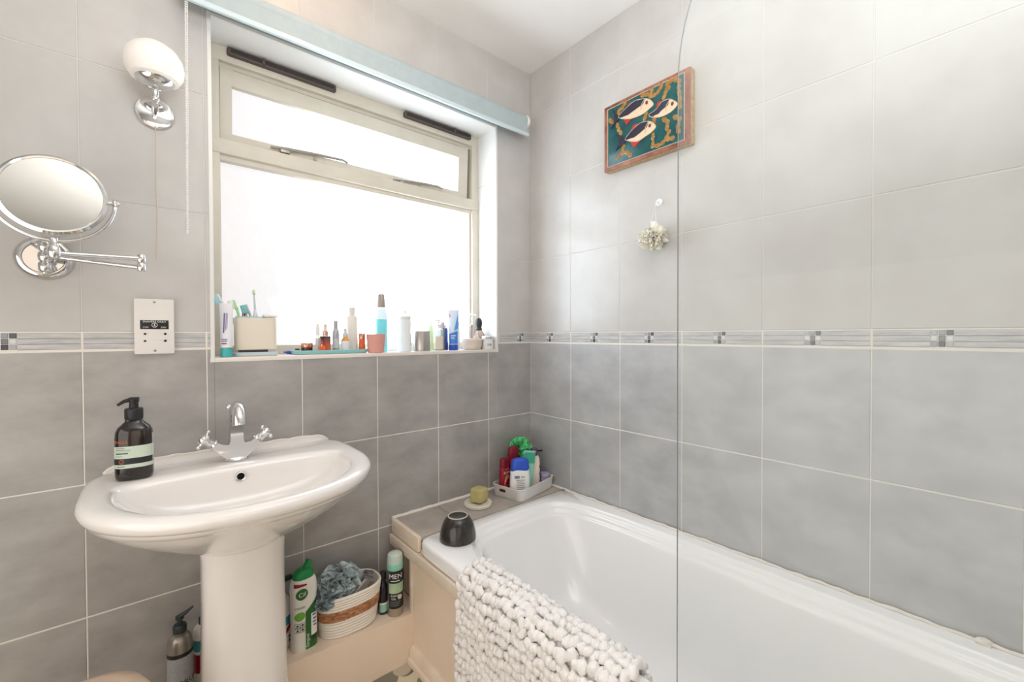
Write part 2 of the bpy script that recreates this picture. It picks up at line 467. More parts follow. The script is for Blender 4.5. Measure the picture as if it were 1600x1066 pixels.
# ------------------------------------------------------------------ roller blind over the window
M['blind'] = mat('blind_fabric', (178, 191, 194), 0.7, c2=(172, 186, 190), scale=30)
M['blind_bar'] = mat('blind_bar', (206, 222, 226), 0.25, coat=0.3)
bl = thing('roller_blind', 'pale blue rolled-up roller blind fixed above the window', 'blind', (-0.69, -0.046, 0.988))
L2 = 0.61
b = MB(); b.tube([(-L2, 0, 0), (L2, 0, 0)], 0.026, 28)
b.build('fabric_roll', M['blind'], bl)
b = MB()
b.grid(lambda u, v: (-L2 + 2 * L2 * u, -0.026 + 0.004 * math.sin(v * 3), -0.062 * v), 2, 8)
b.grid(lambda u, v: (-L2 + 2 * L2 * u, -0.0245 + 0.004 * math.sin(v * 3), -0.062 * v), 2, 8)
b.build('hanging_fabric', M['blind'], bl)
b = MB(); b.box(-L2 - 0.002, L2 + 0.002, -0.031, -0.019, -0.073, -0.058, bev=0.003)
b.build('bottom_bar', M['blind_bar'], bl)
for s in (-1, 1):
    b = MB(); st0 = 0
    b.tube([(s * L2, 0, 0), (s * (L2 + 0.006), 0, 0), (s * (L2 + 0.010), 0, 0), (s * (L2 + 0.022), 0, 0)], [0.024, 0.029, 0.029, 0.02], 24)
    b.box(s * (L2 + 0.016) - 0.005, s * (L2 + 0.016) + 0.005, -0.01, 0.044, -0.015, 0.03, bev=0.002)
    b.build('end_bracket', M['white_plastic'], bl)
b = MB()
zz = 0.0; cx = -1.291 + 0.69
for dx in (0.0, 0.004):
    b.tube([(cx + dx, -0.016, 0.02), (cx + dx * 0.8 - 0.001, -0.016, -0.35), (cx - 0.003 + dx * 0.4, -0.016, -0.68)], 0.0009, 6)
    z = 0.02
    while z > -0.685:
        t = (0.02 - z) / 0.7
        b.ico((cx + dx * (1 - 0.7 * t) - 0.004 * t, -0.016, z), 0.0024, 1); z -= 0.0062
b.build('bead_chain', M['white_plastic'], bl)

# ------------------------------------------------------------------ wall lamp with opal globe
wl = thing('wall_lamp', 'chrome wall lamp with white opal globe above the shaving mirror', 'lamp', (-1.356, 0, 0.6245))
b = MB(); b.lathe([(0.041, 0), (0.042, 0.004), (0.039, 0.009), (0.03, 0.0115), (0.0, 0.012)], seg=40, cap1=False)
b.xf(Matrix.Rotation(PI / 2, 4, 'X'))
b.build('wall_plate', M['chrome'], wl)
b = MB()
b.tube([(0, -0.01, 0), (0, -0.06, 0.0), (0, -0.078, 0.004), (0, -0.084, 0.016), (0, -0.085, 0.05)], [0.007, 0.007, 0.0075, 0.0075, 0.0065], 14)
b.ico((0, -0.084, 0.004), 0.0095, 2)
b.build('lamp_arm', M['chrome'], wl)
b = MB(); b.lathe([(0.006, 0.028), (0.012, 0.03), (0.028, 0.036), (0.038, 0.045), (0.040, 0.05), (0.0, 0.051)], 0, -0.085, 36, cap1=False)
b.build('lamp_cup', M['chrome'], wl)
b = MB(); b.lathe([(0.034, 0.047), (0.049, 0.053), (0.058, 0.069), (0.060, 0.087), (0.0565, 0.106), (0.046, 0.123), (0.029, 0.136), (0.012, 0.141), (0.0, 0.1415)], 0, -0.085, 40, cap1=False)
b.build('lamp_globe', M['opal'], wl)
M['string'] = mat('cotton_cord', (206, 186, 160), 0.9)
b = MB(); b.tube([(0.001, -0.02, -0.036), (-0.001, -0.02, -0.20), (0.0015, -0.02, -0.26), (-0.002, -0.02, -0.39)], 0.0011, 6)
b.build('pull_cord', M['string'], wl)

# ------------------------------------------------------------------ extending shaving mirror
sm = thing('shaving_mirror', 'round chrome shaving mirror on a folding wall arm', 'mirror', (-1.56, 0, 0.219))
b = MB(); b.lathe([(0.0495, 0), (0.0505, 0.004), (0.047, 0.012), (0.040, 0.0165), (0.036, 0.0165), (0.034, 0.012), (0.0, 0.012)], seg=48, cap1=False)
b.xf(Matrix.Rotation(PI / 2, 4, 'X')); b.build('wall_plate', M['chrome'], sm)
def knuckle(bb, x, y, z, n, h, r):
    for i in range(n):
        q = z + i * h
        bb.lathe([(r * 0.75, q), (r, q + h * 0.15), (r * 1.06, q + h * 0.5), (r, q + h * 0.85), (r * 0.75, q + h)], x, y, 18)
b = MB()
b.tube([(0.0, -0.01, 0.0), (0.0, -0.038, 0.0)], 0.009, 14)
knuckle(b, 0.006, -0.045, -0.036, 3, 0.023, 0.0115)
b.ico((0.006, -0.045, 0.035), 0.006, 2); b.ico((0.006, -0.045, -0.038), 0.006, 2)
b.build('wall_bracket', M['chrome'], sm)
ex, ey = 0.173, -0.10
b = MB(); b.tube([(0.006, -0.045, 0.001), (ex, ey, -0.0165)], 0.0055, 12); b.build('lower_arm', M['chrome'], sm)
b = MB(); b.tube([(0.032, -0.15, -0.005), (ex, ey, 0.005)], 0.0055, 12); b.build('upper_arm', M['chrome'], sm)
b = MB(); knuckle(b, ex, ey, -0.026, 2, 0.0205, 0.0085); b.build('elbow_joint', M['chrome'], sm)
mx, my, mz = 0.032, -0.15, 0.118
b = MB(); knuckle(b, mx, my, -0.016, 1, 0.026, 0.0105)
b.lathe([(0.0075, 0.01), (0.0075, 0.026), (0.006, 0.028)], mx, my, 16)
b.build('yoke_joint', M['chrome'], sm)
R = 0.097
b = MB()
b.tube([(mx + R * math.cos(t), my, mz + R * math.sin(t)) for t in [PI + 0.0 + (PI - 0.0) * i / 40 for i in range(41)]], 0.0038, 10)
for s in (-1, 1):
    b.tube([(mx + s * (R + 0.008), my, mz), (mx + s * 0.082, my, mz)], [0.005, 0.0045], 12)
    b.lathe([(0.0035, -0.008), (0.0065, -0.005), (0.0065, 0.005), (0.0035, 0.008)], mx + s * R, my, 12)
    b.v[-48:] = b.v[-48:]
    n0 = len(b.v); b.xf(Matrix.Identity(4), n0)
    b.xf(Matrix.Translation((0, 0, mz)), n0 - 48)
b.build('yoke', M['chrome'], sm)
tilt = Matrix.Translation((mx, my, mz)) @ Matrix.Rotation(math.radians(-7), 4, 'X') @ Matrix.Rotation(PI / 2, 4, 'X')
b = MB(); b.lathe([(0.074, -0.006), (0.083, -0.006), (0.0865, -0.003), (0.0875, 0.0), (0.0865, 0.004), (0.082, 0.007), (0.0785, 0.0062), (0.0775, 0.0048), (0.0, 0.0048)], seg=72, cap1=False)
b.xf(tilt); b.build('mirror_rim', M['chrome'], sm)
b = MB(); b.lathe([(0.0778, 0.0050), (0.0776, 0.0054), (0.0, 0.0054)], seg=72, cap1=False)
b.xf(tilt); b.build('mirror_glass', M['mirror'], sm)

# ------------------------------------------------------------------ shaver socket
M['socket'] = mat('socket_plastic', (230, 225, 220), 0.35)
so = thing('shaver_socket', 'white shaver socket plate with black label on the wall', 'socket', (-1.3628, 0, 0.0608))
b = MB(); b.box(-0.041, 0.041, -0.014, 0, -0.0725, 0.0725, bev=0.0025, seg=3); b.build('socket_plate', M['socket'], so)
b = MB(); b.box(-0.029, 0.029, -0.0148, -0.013, -0.007, 0.0165, bev=0.0006); b.build('socket_label', M['black_plastic'], so)
def onsock(x0, z0): return lambda x, y: (x0 + x, -0.01505, z0 + y)
lettering('SHAVERS ONLY', 0.0068, onsock(0, 0.0122), M['ink_white'], so)
lettering('115V', 0.0056, onsock(-0.018, -0.0025), M['ink_white'], so)
lettering('230V', 0.0056, onsock(0.018, -0.0025), M['ink_white'], so)
b = MB()
b.tube([(0.0056 * math.cos(t), -0.015, 0.0035 + 0.0056 * math.sin(t)) for t in [2 * PI * i / 20 for i in range(20)]], 0.0005, 4, closed=True)
b.box(-0.0008, 0.0008, -0.0152, -0.0148, 0.001, 0.0075); b.box(-0.003, 0.003, -0.0152, -0.0148, 0.0005, 0.0018)
b.build('shaver_symbol', M['ink_white'], so)
for z in (-0.0195, -0.038):
    for x_, k_ in ((0.0215, 1.0), (-0.0195, 0.8)):
        b = MB(); b.lathe([(0.0029, 0), (0.0029, 0.001)], seg=14)
        b.xf(Matrix.Translation((x_, -0.0142, z)) @ Matrix.Rotation(PI / 2, 4, 'X') @ Matrix.Diagonal((1, k_, 1, 1)))
        b.build('pin_hole', M['hole'], so)
for z in (0.064, -0.0635):
    b = MB(); b.tube([(0, -0.0138, z), (0, -0.0150, z), (0, -0.0153, z)], [0.0032, 0.0032, 0.0022], 14, 0)
    b.box(-0.0026, 0.0026, -0.0156, -0.0150, z - 0.0004, z + 0.0004, 1)
    b.build('screw', [M['steel'], M['hole']], so)

# ------------------------------------------------------------------ washbasin
bs = thing('washbasin', 'white ceramic pedestal washbasin under the window', 'washbasin', (-1.195, 0, FLOOR))
F0 = -FLOOR
def oval(a, bf, bb, z, nf=2.15, nb=6.0, yc=-0.215, N=112):
    out = []
    for i in range(N):
        t = 2 * PI * i / N
        c, s_ = math.cos(t), math.sin(t)
        if s_ <= 0:
            out.append((a * spow(c, 2 / nf), yc + bf * spow(s_, 2 / nf), z + F0))
        else:
            out.append((a * spow(c, 2 / nb), yc + bb * spow(s_, 2 / nb), z + F0))
    return out
WALLB = 0.2135
WALLL = 0.17
rs = [oval(0.06, 0.05, 0.08, -0.497, nb=4), oval(0.09, 0.072, 0.12, -0.485, nb=4), oval(0.115, 0.095, WALLL, -0.47, nb=5), oval(0.140, 0.120, WALLB, -0.455, nb=5), oval(0.172, 0.150, WALLB, -0.437), oval(0.205, 0.180, WALLB, -0.417),
      oval(0.235, 0.208, WALLB, -0.397), oval(0.260, 0.233, WALLB, -0.378), oval(0.275, 0.250, WALLB, -0.362), oval(0.2790, 0.2575, WALLB, -0.3560),
      oval(0.2865, 0.2690, WALLB, -0.3525), oval(0.2885, 0.278, WALLB, -0.342), oval(0.2895, 0.279, WALLB, -0.3400), oval(0.2965, 0.2900, WALLB, -0.3365), oval(0.3005, 0.298, WALLB, -0.329), oval(0.3025, 0.303, WALLB, -0.319),
      oval(0.299, 0.301, WALLB, -0.3105), oval(0.292, 0.296, 0.211, -0.3055), oval(0.283, 0.289, 0.208, -0.3030), oval(0.272, 0.282, 0.202, -0.3025), oval(0.262, 0.279, 0.15, -0.3035),
      oval(0.254, 0.275, 0.085, -0.3045, nb=3.6), oval(0.249, 0.271, 0.064, -0.3065, nb=3.3), oval(0.243, 0.265, 0.057, -0.312, nb=3.2), oval(0.238, 0.256, 0.054, -0.325, nb=3.1),
      oval(0.224, 0.238, 0.050, -0.346, nb=3.0), oval(0.200, 0.208, 0.044, -0.370, nb=2.8), oval(0.155, 0.155, 0.035, -0.393, nb=2.6), oval(0.09, 0.08, 0.02, -0.406, nb=2.4), oval(0.03, 0.025, 0.008, -0.410, nb=2)]
b = MB(); b.rings(rs)
b.grid(lambda u, v: (-0.272 + 0.544 * u, -0.001 - 0.034 * v, F0 - 0.2905 - 0.0125 * v * v * (1.0) - 0.02 * abs(2 * u - 1) ** 14), 40, 8)
b.grid(lambda u, v: (-0.272 + 0.544 * u, -0.001, F0 - 0.2905 - 0.02 * abs(2 * u - 1) ** 14 - 0.05 * v), 40, 1)
b.build('basin', M['ceramic'], bs, ang=60)
b = MB()
b.tube([(-0.27 + 0.54 * i / 60, -0.004 + 0.0015 * math.sin(i * 1.7), F0 - 0.290 - 0.02 * abs(2 * i / 60 - 1) ** 14 + 0.0012 * math.sin(i * 0.9)) for i in range(61)], 0.0045, 8)
b.build('sealant_line', M['caulk'], bs)
def pring(hw, fr, z):
    out = []
    for i in range(48):
        t = 2 * PI * i / 48
        c, s_ = math.cos(t), math.sin(t)
        if s_ <= 0: out.append((hw * spow(c, 2 / 2.6), -0.205 + fr * spow(s_, 2 / 2.6), z + F0))
        else: out.append((hw * spow(c, 2 / 6), -0.205 + 0.052 * spow(s_, 2 / 6), z + F0))
    return out
b = MB(); b.rings([pring(0.115, 0.085, FLOOR), pring(0.115, 0.085, FLOOR + 0.03), pring(0.104, 0.078, FLOOR + 0.10), pring(0.094, 0.072, -0.85), pring(0.0905, 0.070, -0.62), pring(0.0905, 0.070, -0.52), pring(0.093, 0.074, -0.478), pring(0.093, 0.074, -0.462)])
b.build('pedestal', M['ceramic'], bs)
ov = MB(); ov.lathe([(0.0085, 0.0), (0.0125, 0.0), (0.0135, 0.002), (0.0125, 0.0038), (0.0088, 0.0032), (0.008, -0.002)], seg=28, cap0=False, cap1=False)
Mo = Matrix.Translation((-0.0, -0.1640, F0 - 0.334)) @ Matrix.Rotation(math.radians(82), 4, 'X')
ov.xf(Mo); tag(ov.build('overflow_ring', M['chrome'], bs), 'chrome overflow ring')
ov = MB(); ov.lathe([(0.0092, 0.0028), (0.0, 0.0028)], seg=24, cap1=False); ov.xf(Mo)
ov.build('overflow_hole', M['hole'], bs)

# ------------------------------------------------------------------ mixer tap
tp = thing('mixer_tap', 'chrome two-handled mixer tap on the washbasin', 'tap', (-1.195, -0.098, -0.303))
tp.scale = (0.92, 0.92, 0.92)
b = MB(); b.lathe([(0.030, 0), (0.031, 0.003), (0.0285, 0.007), (0.022, 0.009)], seg=36, sy=0.85)
b.build('base_ring', M['chrome'], tp)
# body: a wide V of two shoulders with the spout column rising between them
prof = [(-0.024, 0.006), (0.024, 0.006), (0.040, 0.022), (0.062, 0.046), (0.050, 0.060), (0.036, 0.052), (0.022, 0.050), (0.0175, 0.060), (0.0165, 0.10), (0.017, 0.125),
        (-0.017, 0.125), (-0.0165, 0.10), (-0.0175, 0.060), (-0.022, 0.050), (-0.036, 0.052), (-0.050, 0.060), (-0.062, 0.046), (-0.040, 0.022)]
b = MB()
lay = []
for t, k in ((-0.0185, 0.80), (-0.0165, 0.92), (-0.010, 1.0), (0.010, 1.0), (0.0165, 0.92), (0.0185, 0.80)):
    cxm, czm = 0.0, 0.058
    lay.append([(x * (0.86 + 0.14 * k) if abs(x) > 0.03 else x * (0.75 + 0.25 * k), t, 0.006 + (z - 0.006) * (1.0 if z < 0.1 else 1.0) - (0 if k == 1 else (1 - k) * 0.006)) for x, z in prof])
b.rings(lay)
b.build('tap_body', M['chrome'], tp)
b = MB()
sp = [(0, 0.004, 0.115), (0, 0.004, 0.134), (0, 0.0, 0.148), (0, -0.012, 0.158), (0, -0.028, 0.160), (0, -0.044, 0.154), (0, -0.056, 0.142), (0, -0.063, 0.126), (0, -0.066, 0.112)]
b.tube(sp, [0.0165, 0.0165, 0.0165, 0.0165, 0.0168, 0.0172, 0.0178, 0.0182, 0.0186], 24)
b.build('spout', M['chrome'], tp)
b = MB(); b.tube([(-0.004, 0.014, 0.142), (-0.012, 0.026, 0.15)], 0.003, 8); b.ico((-0.014, 0.029, 0.153), 0.0092, 3)
b.build('plug_knob', M['chrome'], tp)
for s in (-1, 1):
    hd = MB()
    ax = Vector((s * 0.72, 0, 0.52)).normalized()
    M4 = Matrix.Translation((s * 0.052, 0, 0.050)) @ Vector((0, 0, 1)).rotation_difference(ax).to_matrix().to_4x4()
    hd.lathe([(0.0155, 0), (0.0165, 0.003), (0.0155, 0.006), (0.0125, 0.009), (0.0135, 0.016), (0.0115, 0.022), (0.0125, 0.026), (0.0155, 0.031), (0.0150, 0.038), (0.010, 0.0435), (0.0, 0.045)], seg=24, cap1=False)
    for k in range(4):
        t = k * PI / 2 + 0.5
        hd.tube([(0.011 * math.cos(t), 0.011 * math.sin(t), 0.032), (0.023 * math.cos(t), 0.023 * math.sin(t), 0.034)], [0.0042, 0.003], 8)
        hd.ico((0.026 * math.cos(t), 0.026 * math.sin(t), 0.0345), 0.0062, 2)
    hd.xf(M4)
    hd.build('cross_handle', M['chrome'], tp)

# ------------------------------------------------------------------ bathtub
tub = thing('bathtub', 'white bathtub along the right-hand tiled wall', 'bathtub', (-0.35, -1.06, FLOOR))
RIM = -0.637
def tring(al, ar, b0, b1, z, nl, nr, cx=0.0, N=240):
    """rounded-rectangle ring; every ring uses the same set of directions"""
    out = []
    for i in range(N):
        t = 2 * PI * i / N
        dx, dy = 0.35 * spow(math.cos(t), 0.5), 0.853 * spow(math.sin(t), 0.5)
        n = nl if dx < 0 else nr
        a = al if dx < 0 else ar
        bb = b0 if dy > 0 else b1
        k = (abs(dx / a) ** n + abs(dy / bb) ** n) ** (-1.0 / n)
        out.append((cx + dx * k, dy * k, z + F0))
    return out
B0 = 0.853
def inset(d, z, nl=4.6, nr=6.0, e=0.0):
    return tring(0.292 - d, 0.298 - d, 0.797 - d - e, 0.80 - d, z, nl, nr)
rs = [tring(0.33, 0.344, B0 - 0.01, B0, RIM - 0.047, 40, 40), tring(0.352, 0.347, B0, B0, RIM - 0.046, 40, 40), tring(0.3535, 0.348, B0, B0, RIM - 0.012, 40, 40),
      tring(0.351, 0.348, B0 - 0.002, B0, RIM - 0.004, 36, 40), tring(0.344, 0.3475, B0 - 0.007, B0, RIM, 32, 36),
      inset(-0.006, RIM), inset(-0.001, RIM - 0.0012), inset(0.003, RIM - 0.005), inset(0.006, RIM - 0.0125), inset(0.0105, RIM - 0.0165), inset(0.016, RIM - 0.018),
      inset(0.0195, RIM - 0.022), inset(0.022, RIM - 0.030), inset(0.026, RIM - 0.0335), inset(0.031, RIM - 0.035), inset(0.0345, RIM - 0.039), inset(0.037, RIM - 0.049),
      inset(0.050, RIM - 0.12, 4.2, 5.0, 0.02), inset(0.063, RIM - 0.20, 3.8, 4.2, 0.05), inset(0.080, RIM - 0.27, 3.4, 3.6, 0.09), inset(0.105, RIM - 0.315, 3.1, 3.2, 0.13), inset(0.15, RIM - 0.34, 3, 3, 0.18), inset(0.26, RIM - 0.348, 2.5, 2.5, 0.3)]
b = MB(); b.rings(rs, cap0=False)
b.build('tub', M['enamel'], tub, ang=60)
b = MB()
b.tube([(0.3435, 0.852 - 1.7 * i / 160, F0 + RIM + 0.0025 + 0.0012 * math.sin(i * 1.3) + 0.0012 * math.sin(i * 0.43 + 1)) for i in range(161)],
       [0.0045 + 0.0018 * noise.noise(Vector((i * 0.35, 3, 1))) for i in range(161)], 8)
b.ico((0.3395, -0.385, F0 + RIM + 0.004), (0.009, 0.014, 0.009), 2, jit=0.6)
b.ico((0.340, 0.815, F0 + RIM + 0.003), (0.008, 0.02, 0.005), 2, jit=0.5)
b.build('sealant_line', M['caulk'], tub)

# bath panel with rail, batten and skirting
bp = thing('bath_surround', 'cream painted wooden bath panel with top rail and skirting', 'panel', (-0.69, 0, FLOOR))
b = MB(); b.box(0.0, 0.012, -1.91, -0.1492, 0.0, 0.40); b.build('panel_board', M['cream'], bp)
b = MB(); b.box(-0.022, 0.004, -1.91, -0.004, F0 - 0.7245, F0 - 0.6875, bev=0.003); b.build('top_rail', M['cream_pink'], bp)
b = MB(); b.box(-0.006, 0.014, -0.147, -0.128, F0 - 0.92, F0 - 0.724, bev=0.002); b.build('upright_batten', M['cream_pink'], bp)
b = MB(); b.box(0.035, 0.045, -0.15, -0.004, F0 - 0.92, F0 - 0.69); b.build('recessed_board', M['cream'], bp)
b = MB()
pf = [(0.0, 0.0), (-0.026, 0.0), (-0.026, 0.016), (-0.022, 0.021), (-0.019, 0.022), (-0.019, 0.026), (-0.0165, 0.041), (-0.012, 0.049), (-0.007, 0.052), (-0.004, 0.0545), (0.0, 0.055)]
b.prism(pf, lambda x, z, t: (x, t, z), -1.91, -0.151)
b.build('skirting', M['cream_pink'], bp, ang=25)

# tiled ledge behind the bath
lg = thing('tiled_ledge', 'grey tiled ledge with white edging at the end of the bath', 'ledge', (0, 0, RIM))
M['ledge_tile'] = mat('ledge_tile', (186, 176, 166), 0.4, c2=(160, 151, 142), scale=9, detail=8)
b = MB()
b.box(-0.69, -0.5135, -0.2055, -0.004, -0.012, -0.0005, 0, bev=0.001)
b.box(-0.5115, -0.262, -0.2055, -0.004, -0.012, -0.0005, 0, bev=0.001)
b.box(-0.26, -0.004, -0.2055, -0.004, -0.012, -0.0005, 0, bev=0.001)
b.box(-0.69, -0.004, -0.205, -0.004, -0.046, -0.006, 1)
b.build('ledge_tiles', [M['ledge_tile'], M['dark_gap']], lg)
b = MB(); b.box(-0.7035, -0.688, -0.2055, -0.003, -0.049, 0.0015, bev=0.003)
b.build('edging_strip', M['cream_pink'], lg)
b = MB(); b.tube([(-0.70 + 0.69 * i / 60, -0.005, 0.002 + 0.0008 * math.sin(i * 1.1)) for i in range(61)], 0.0065, 8)
b.tube([(-0.006, -0.01 - 0.20 * i / 20, 0.002) for i in range(21)], 0.006, 8)
b.build('sealant_line', M['caulk'], lg)

# pipe boxing along the back wall
def boxz(x): return -0.9 - 0.02 * min(1, max(0, (x + 1.1) / 0.41)) + (0.0 if x > -1.1 else 0.0)
px = thing('pipe_boxing', 'cream painted boxed-in shelf along the bottom of the back wall', 'shelf', (0, 0, FLOOR))
b = MB()
xs = [XL + 0.003, -1.1, -0.657]
for x0, x1 in zip(xs[:-1], xs[1:]):
    vs = [(x, y, z) for x in (x0, x1) for y in (-0.1486, -0.002) for z in (0.0, F0 + boxz(x))]
    b.add(vs, [(0, 2, 3, 1), (4, 5, 7, 6), (0, 1, 5, 4), (2, 6, 7, 3), (1, 3, 7, 5), (0, 4, 6, 2)])
b.build('boxing_panel', M['cream'], px, flat=True)

# ------------------------------------------------------------------ bath screen
def screen_mat():
    m = bpy.data.materials.new('clear_glass'); m.use_nodes = True
    nt = m.node_tree; nt.nodes.clear(); L = nt.links.new
    o = nt.nodes.new('ShaderNodeOutputMaterial'); tr = nt.nodes.new('ShaderNodeBsdfTransparent'); tr.inputs['Color'].default_value = (0.975, 0.985, 0.98, 1)
    gl = nt.nodes.new('ShaderNodeBsdfGlossy'); gl.inputs['Roughness'].default_value = 0.02
    df = nt.nodes.new('ShaderNodeBsdfDiffuse'); df.inputs['Color'].default_value = (0.9, 0.92, 0.92, 1)
    fr = nt.nodes.new('ShaderNodeFresnel'); fr.inputs['IOR'].default_value = 1.2
    m1 = nt.nodes.new('ShaderNodeMixShader'); m2 = nt.nodes.new('ShaderNodeMixShader'); m2.inputs['Fac'].default_value = 0.06
    L(fr.outputs[0], m1.inputs['Fac']); L(tr.outputs[0], m1.inputs[1]); L(gl.outputs[0], m1.inputs[2])
    L(m1.outputs[0], m2.inputs[1]); L(df.outputs[0], m2.inputs[2]); L(m2.outputs[0], o.inputs['Surface'])
    return m
M['screen'] = screen_mat()
M['screen_edge'] = mat('glass_edge', (138, 146, 144), 0.2)
scn = thing('bath_screen', 'frameless clear glass shower screen with rounded top corner standing on the bath', 'shower screen', (-0.66, -1.095, RIM))
H = 0.0; T = 1.48; r = 0.36
out = [(0.0, 0.001), (0.0, T - r)]
out = [(0.0, 0.001)] + [(-r * 1.0 + r * math.cos(t), T - r + r * math.sin(t)) for t in [PI / 2 * i / 24 for i in range(25)]] + [(-0.81, T), (-0.81, 0.001)]
b = MB()
n = len(out)
for xx in (-0.002, 0.002):
    b.add([(xx, y, z) for y, z in out], [tuple(range(n))], 0)
for i in range(n):
    (ya, za), (yb, zb) = out[i], out[(i + 1) % n]
    b.add([(-0.002, ya, za), (0.002, ya, za), (0.002, yb, zb), (-0.002, yb, zb)], [(0, 1, 2, 3)], 1)
b.build('glass_panel', [M['screen'], M['screen_edge']], scn, flat=True)
b = MB(); b.box(-0.012, 0.012, -0.835, -0.808, 0.001, 1.46, bev=0.003); b.build('hinge_profile', M['chrome'], scn)

# ------------------------------------------------------------------ chunky bath mat over the bath rim
M['mat'] = mat('chenille', (250, 247, 244), 0.95, c2=(243, 238, 234), scale=90, bump=1.0, bscale=420, sss=0.0)
b = MB()
path = [(-0.628, RIM - 0.022), (-0.632, RIM + 0.004), (-0.645, RIM + 0.014), (-0.672, RIM + 0.015), (-0.696, RIM + 0.013), (-0.714, RIM + 0.001), (-0.722, RIM - 0.022), (-0.7265, RIM - 0.06), (-0.729, RIM - 0.2), (-0.731, RIM - 0.415)]
cum = [0]
for p, q in zip(path[:-1], path[1:]): cum.append(cum[-1] + math.hypot(q[0] - p[0], q[1] - p[1]))
def onpath(s):
    s = min(max(s, 0), cum[-1] - 1e-6)
    for k in range(len(path) - 1):
        if s <= cum[k + 1]:
            t = (s - cum[k]) / (cum[k + 1] - cum[k]); p, q = path[k], path[k + 1]
            d = Vector((q[0] - p[0], 0, q[1] - p[1])).normalized()
            return Vector((p[0] + (q[0] - p[0]) * t, 0, p[1] + (q[1] - p[1]) * t)), d
MY0, MY1 = -0.497, -1.012
b.grid(lambda u, v: (lambda p, y: (p[0].x, y, p[0].z))(onpath(u * cum[-1]), MY0 - 0.008 + (MY1 - MY0 + 0.016) * v), 40, 4)
rowsp = 0.0235
for k in range(int(cum[-1] / rowsp) + 1):
    s0 = k * rowsp
    y = MY0 + random.uniform(-0.004, 0.004)
    while y > MY1:
        w = random.uniform(0.0095, 0.0155)
        s = s0 + 0.005 * math.sin(y * 23 + k * 0.4) + random.uniform(-0.004, 0.004)
        p, d = onpath(s)
        nrm = Vector((d.z, 0, -d.x))
        if nrm.x > 0 and k > 4: nrm = -nrm
        if nrm.z < 0 and k <= 4: nrm = -nrm
        rot = Matrix((d, Vector((0, 1, 0)), nrm)).transposed() @ Matrix.Rotation(random.uniform(-0.7, 0.7), 3, 'Z')
        b.ico(p + Vector((0, y, 0)) + nrm * random.uniform(0.003, 0.010), (random.uniform(0.0115, 0.0165), w, random.uniform(0.009, 0.0135)), 2, jit=0.5, rot=rot)
        y -= w * random.uniform(1.25, 1.6)
tag(b.build('bath_mat', M['mat'], ang=180), 'white chunky chenille bath mat draped over the bath rim', 'bath mat')

# ------------------------------------------------------------------ bowl, soap, soap dish
M['black_glaze'] = mat('black_glaze', (36, 34, 33), 0.22, c2=(58, 52, 48), scale=18, coat=0.4)
M['raw_foot'] = mat('pale_foot_ring', (196, 188, 178), 0.6)
bw = thing('bowl', 'black glazed bowl turned upside down on the bath corner', 'bowl', (-0.602, -0.292, RIM + 0.0005))
b = MB(); b.lathe([(0.0575, 0.0), (0.060, 0.001), (0.0605, 0.006), (0.0585, 0.022), (0.053, 0.045), (0.045, 0.062), (0.036, 0.0735), (0.032, 0.076), (0.0285, 0.074), (0.0, 0.073)], seg=48, cap1=False)
b.build('bowl_body', M['black_glaze'], bw)
b = MB(); b.tube([(0.0315 * math.cos(t), 0.0315 * math.sin(t), 0.076) for t in [2 * PI * i / 48 for i in range(48)]], 0.0021, 8, closed=True)
tag(b.build('foot_ring', M['raw_foot'], bw), 'pale unglazed foot ring')
M['dish'] = mat('stone_dish', (238, 230, 218), 0.6)
b = MB(); b.lathe([(0.050, 0.0), (0.0535, 0.003), (0.0545, 0.012), (0.0525, 0.0145), (0.049, 0.0135), (0.046, 0.0115), (0.0, 0.0112)], seg=48, cap1=False)
tag(b.build('soap_dish', M['dish'], None, (-0.388, -0.110, RIM)), 'round cream soap dish on the tiled ledge', 'soap dish')
M['soap'] = mat('olive_soap', (196, 186, 128), 0.5, c2=(184, 172, 112), scale=30)
b = MB(); b.box(-0.030, 0.030, -0.028, 0.028, 0.0, 0.056, bev=0.012, seg=4)
b.xf(Matrix.Rotation(0.08, 4, 'Y')); b.v = [v + Vector((0, 0, 0.003)) for v in b.v]
tag(b.build('soap_bar', M['soap'], None, (-0.386, -0.112, RIM + 0.0112), rz=0.35), 'olive green cube of soap sitting in the cream dish', 'soap')

# ------------------------------------------------------------------ white storage tray with bath bottles
TX, TY, TR = -0.142, -0.107, math.radians(12)
cd = thing('storage_tray', 'white plastic storage tray full of bottles in the bath corner', 'tray', (TX, TY, RIM), TR)
b = MB()
def rr(a, bb, z, n=9):
    return [(a * spow(math.cos(t), 2 / n), bb * spow(math.sin(t), 2 / n), z) for t in [2 * PI * i / 64 + 0.001 for i in range(64)]]
b.rings([rr(0.117, 0.074, 0.0), rr(0.119, 0.076, 0.002), rr(0.1245, 0.081, 0.046), rr(0.126, 0.0825, 0.048), rr(0.126, 0.0825, 0.050), rr(0.1235, 0.080, 0.050), rr(0.1225, 0.079, 0.046), rr(0.117, 0.074, 0.004), rr(0.02, 0.02, 0.0035)])
b.build('tray_body', M['white_plastic'], cd)
b = MB()
b.prism([(0.016 * spow(math.cos(t), 0.7), 0.0065 * spow(math.sin(t), 0.7)) for t in [2 * PI * i / 24 for i in range(24)]], lambda y, z, t: (-0.1228 + t + z * -0.115, y + 0.02, 0.030 + z), -0.0008, 0.0, 0)
tag(b.build('handle_slot', mat('slot_shadow', (92, 24, 34), 0.6), cd), 'dark handle slot')
def intray(x, y):
    return (TX + x * math.cos(TR) - y * math.sin(TR), TY + x * math.sin(TR) + y * math.cos(TR), RIM + 0.0036)

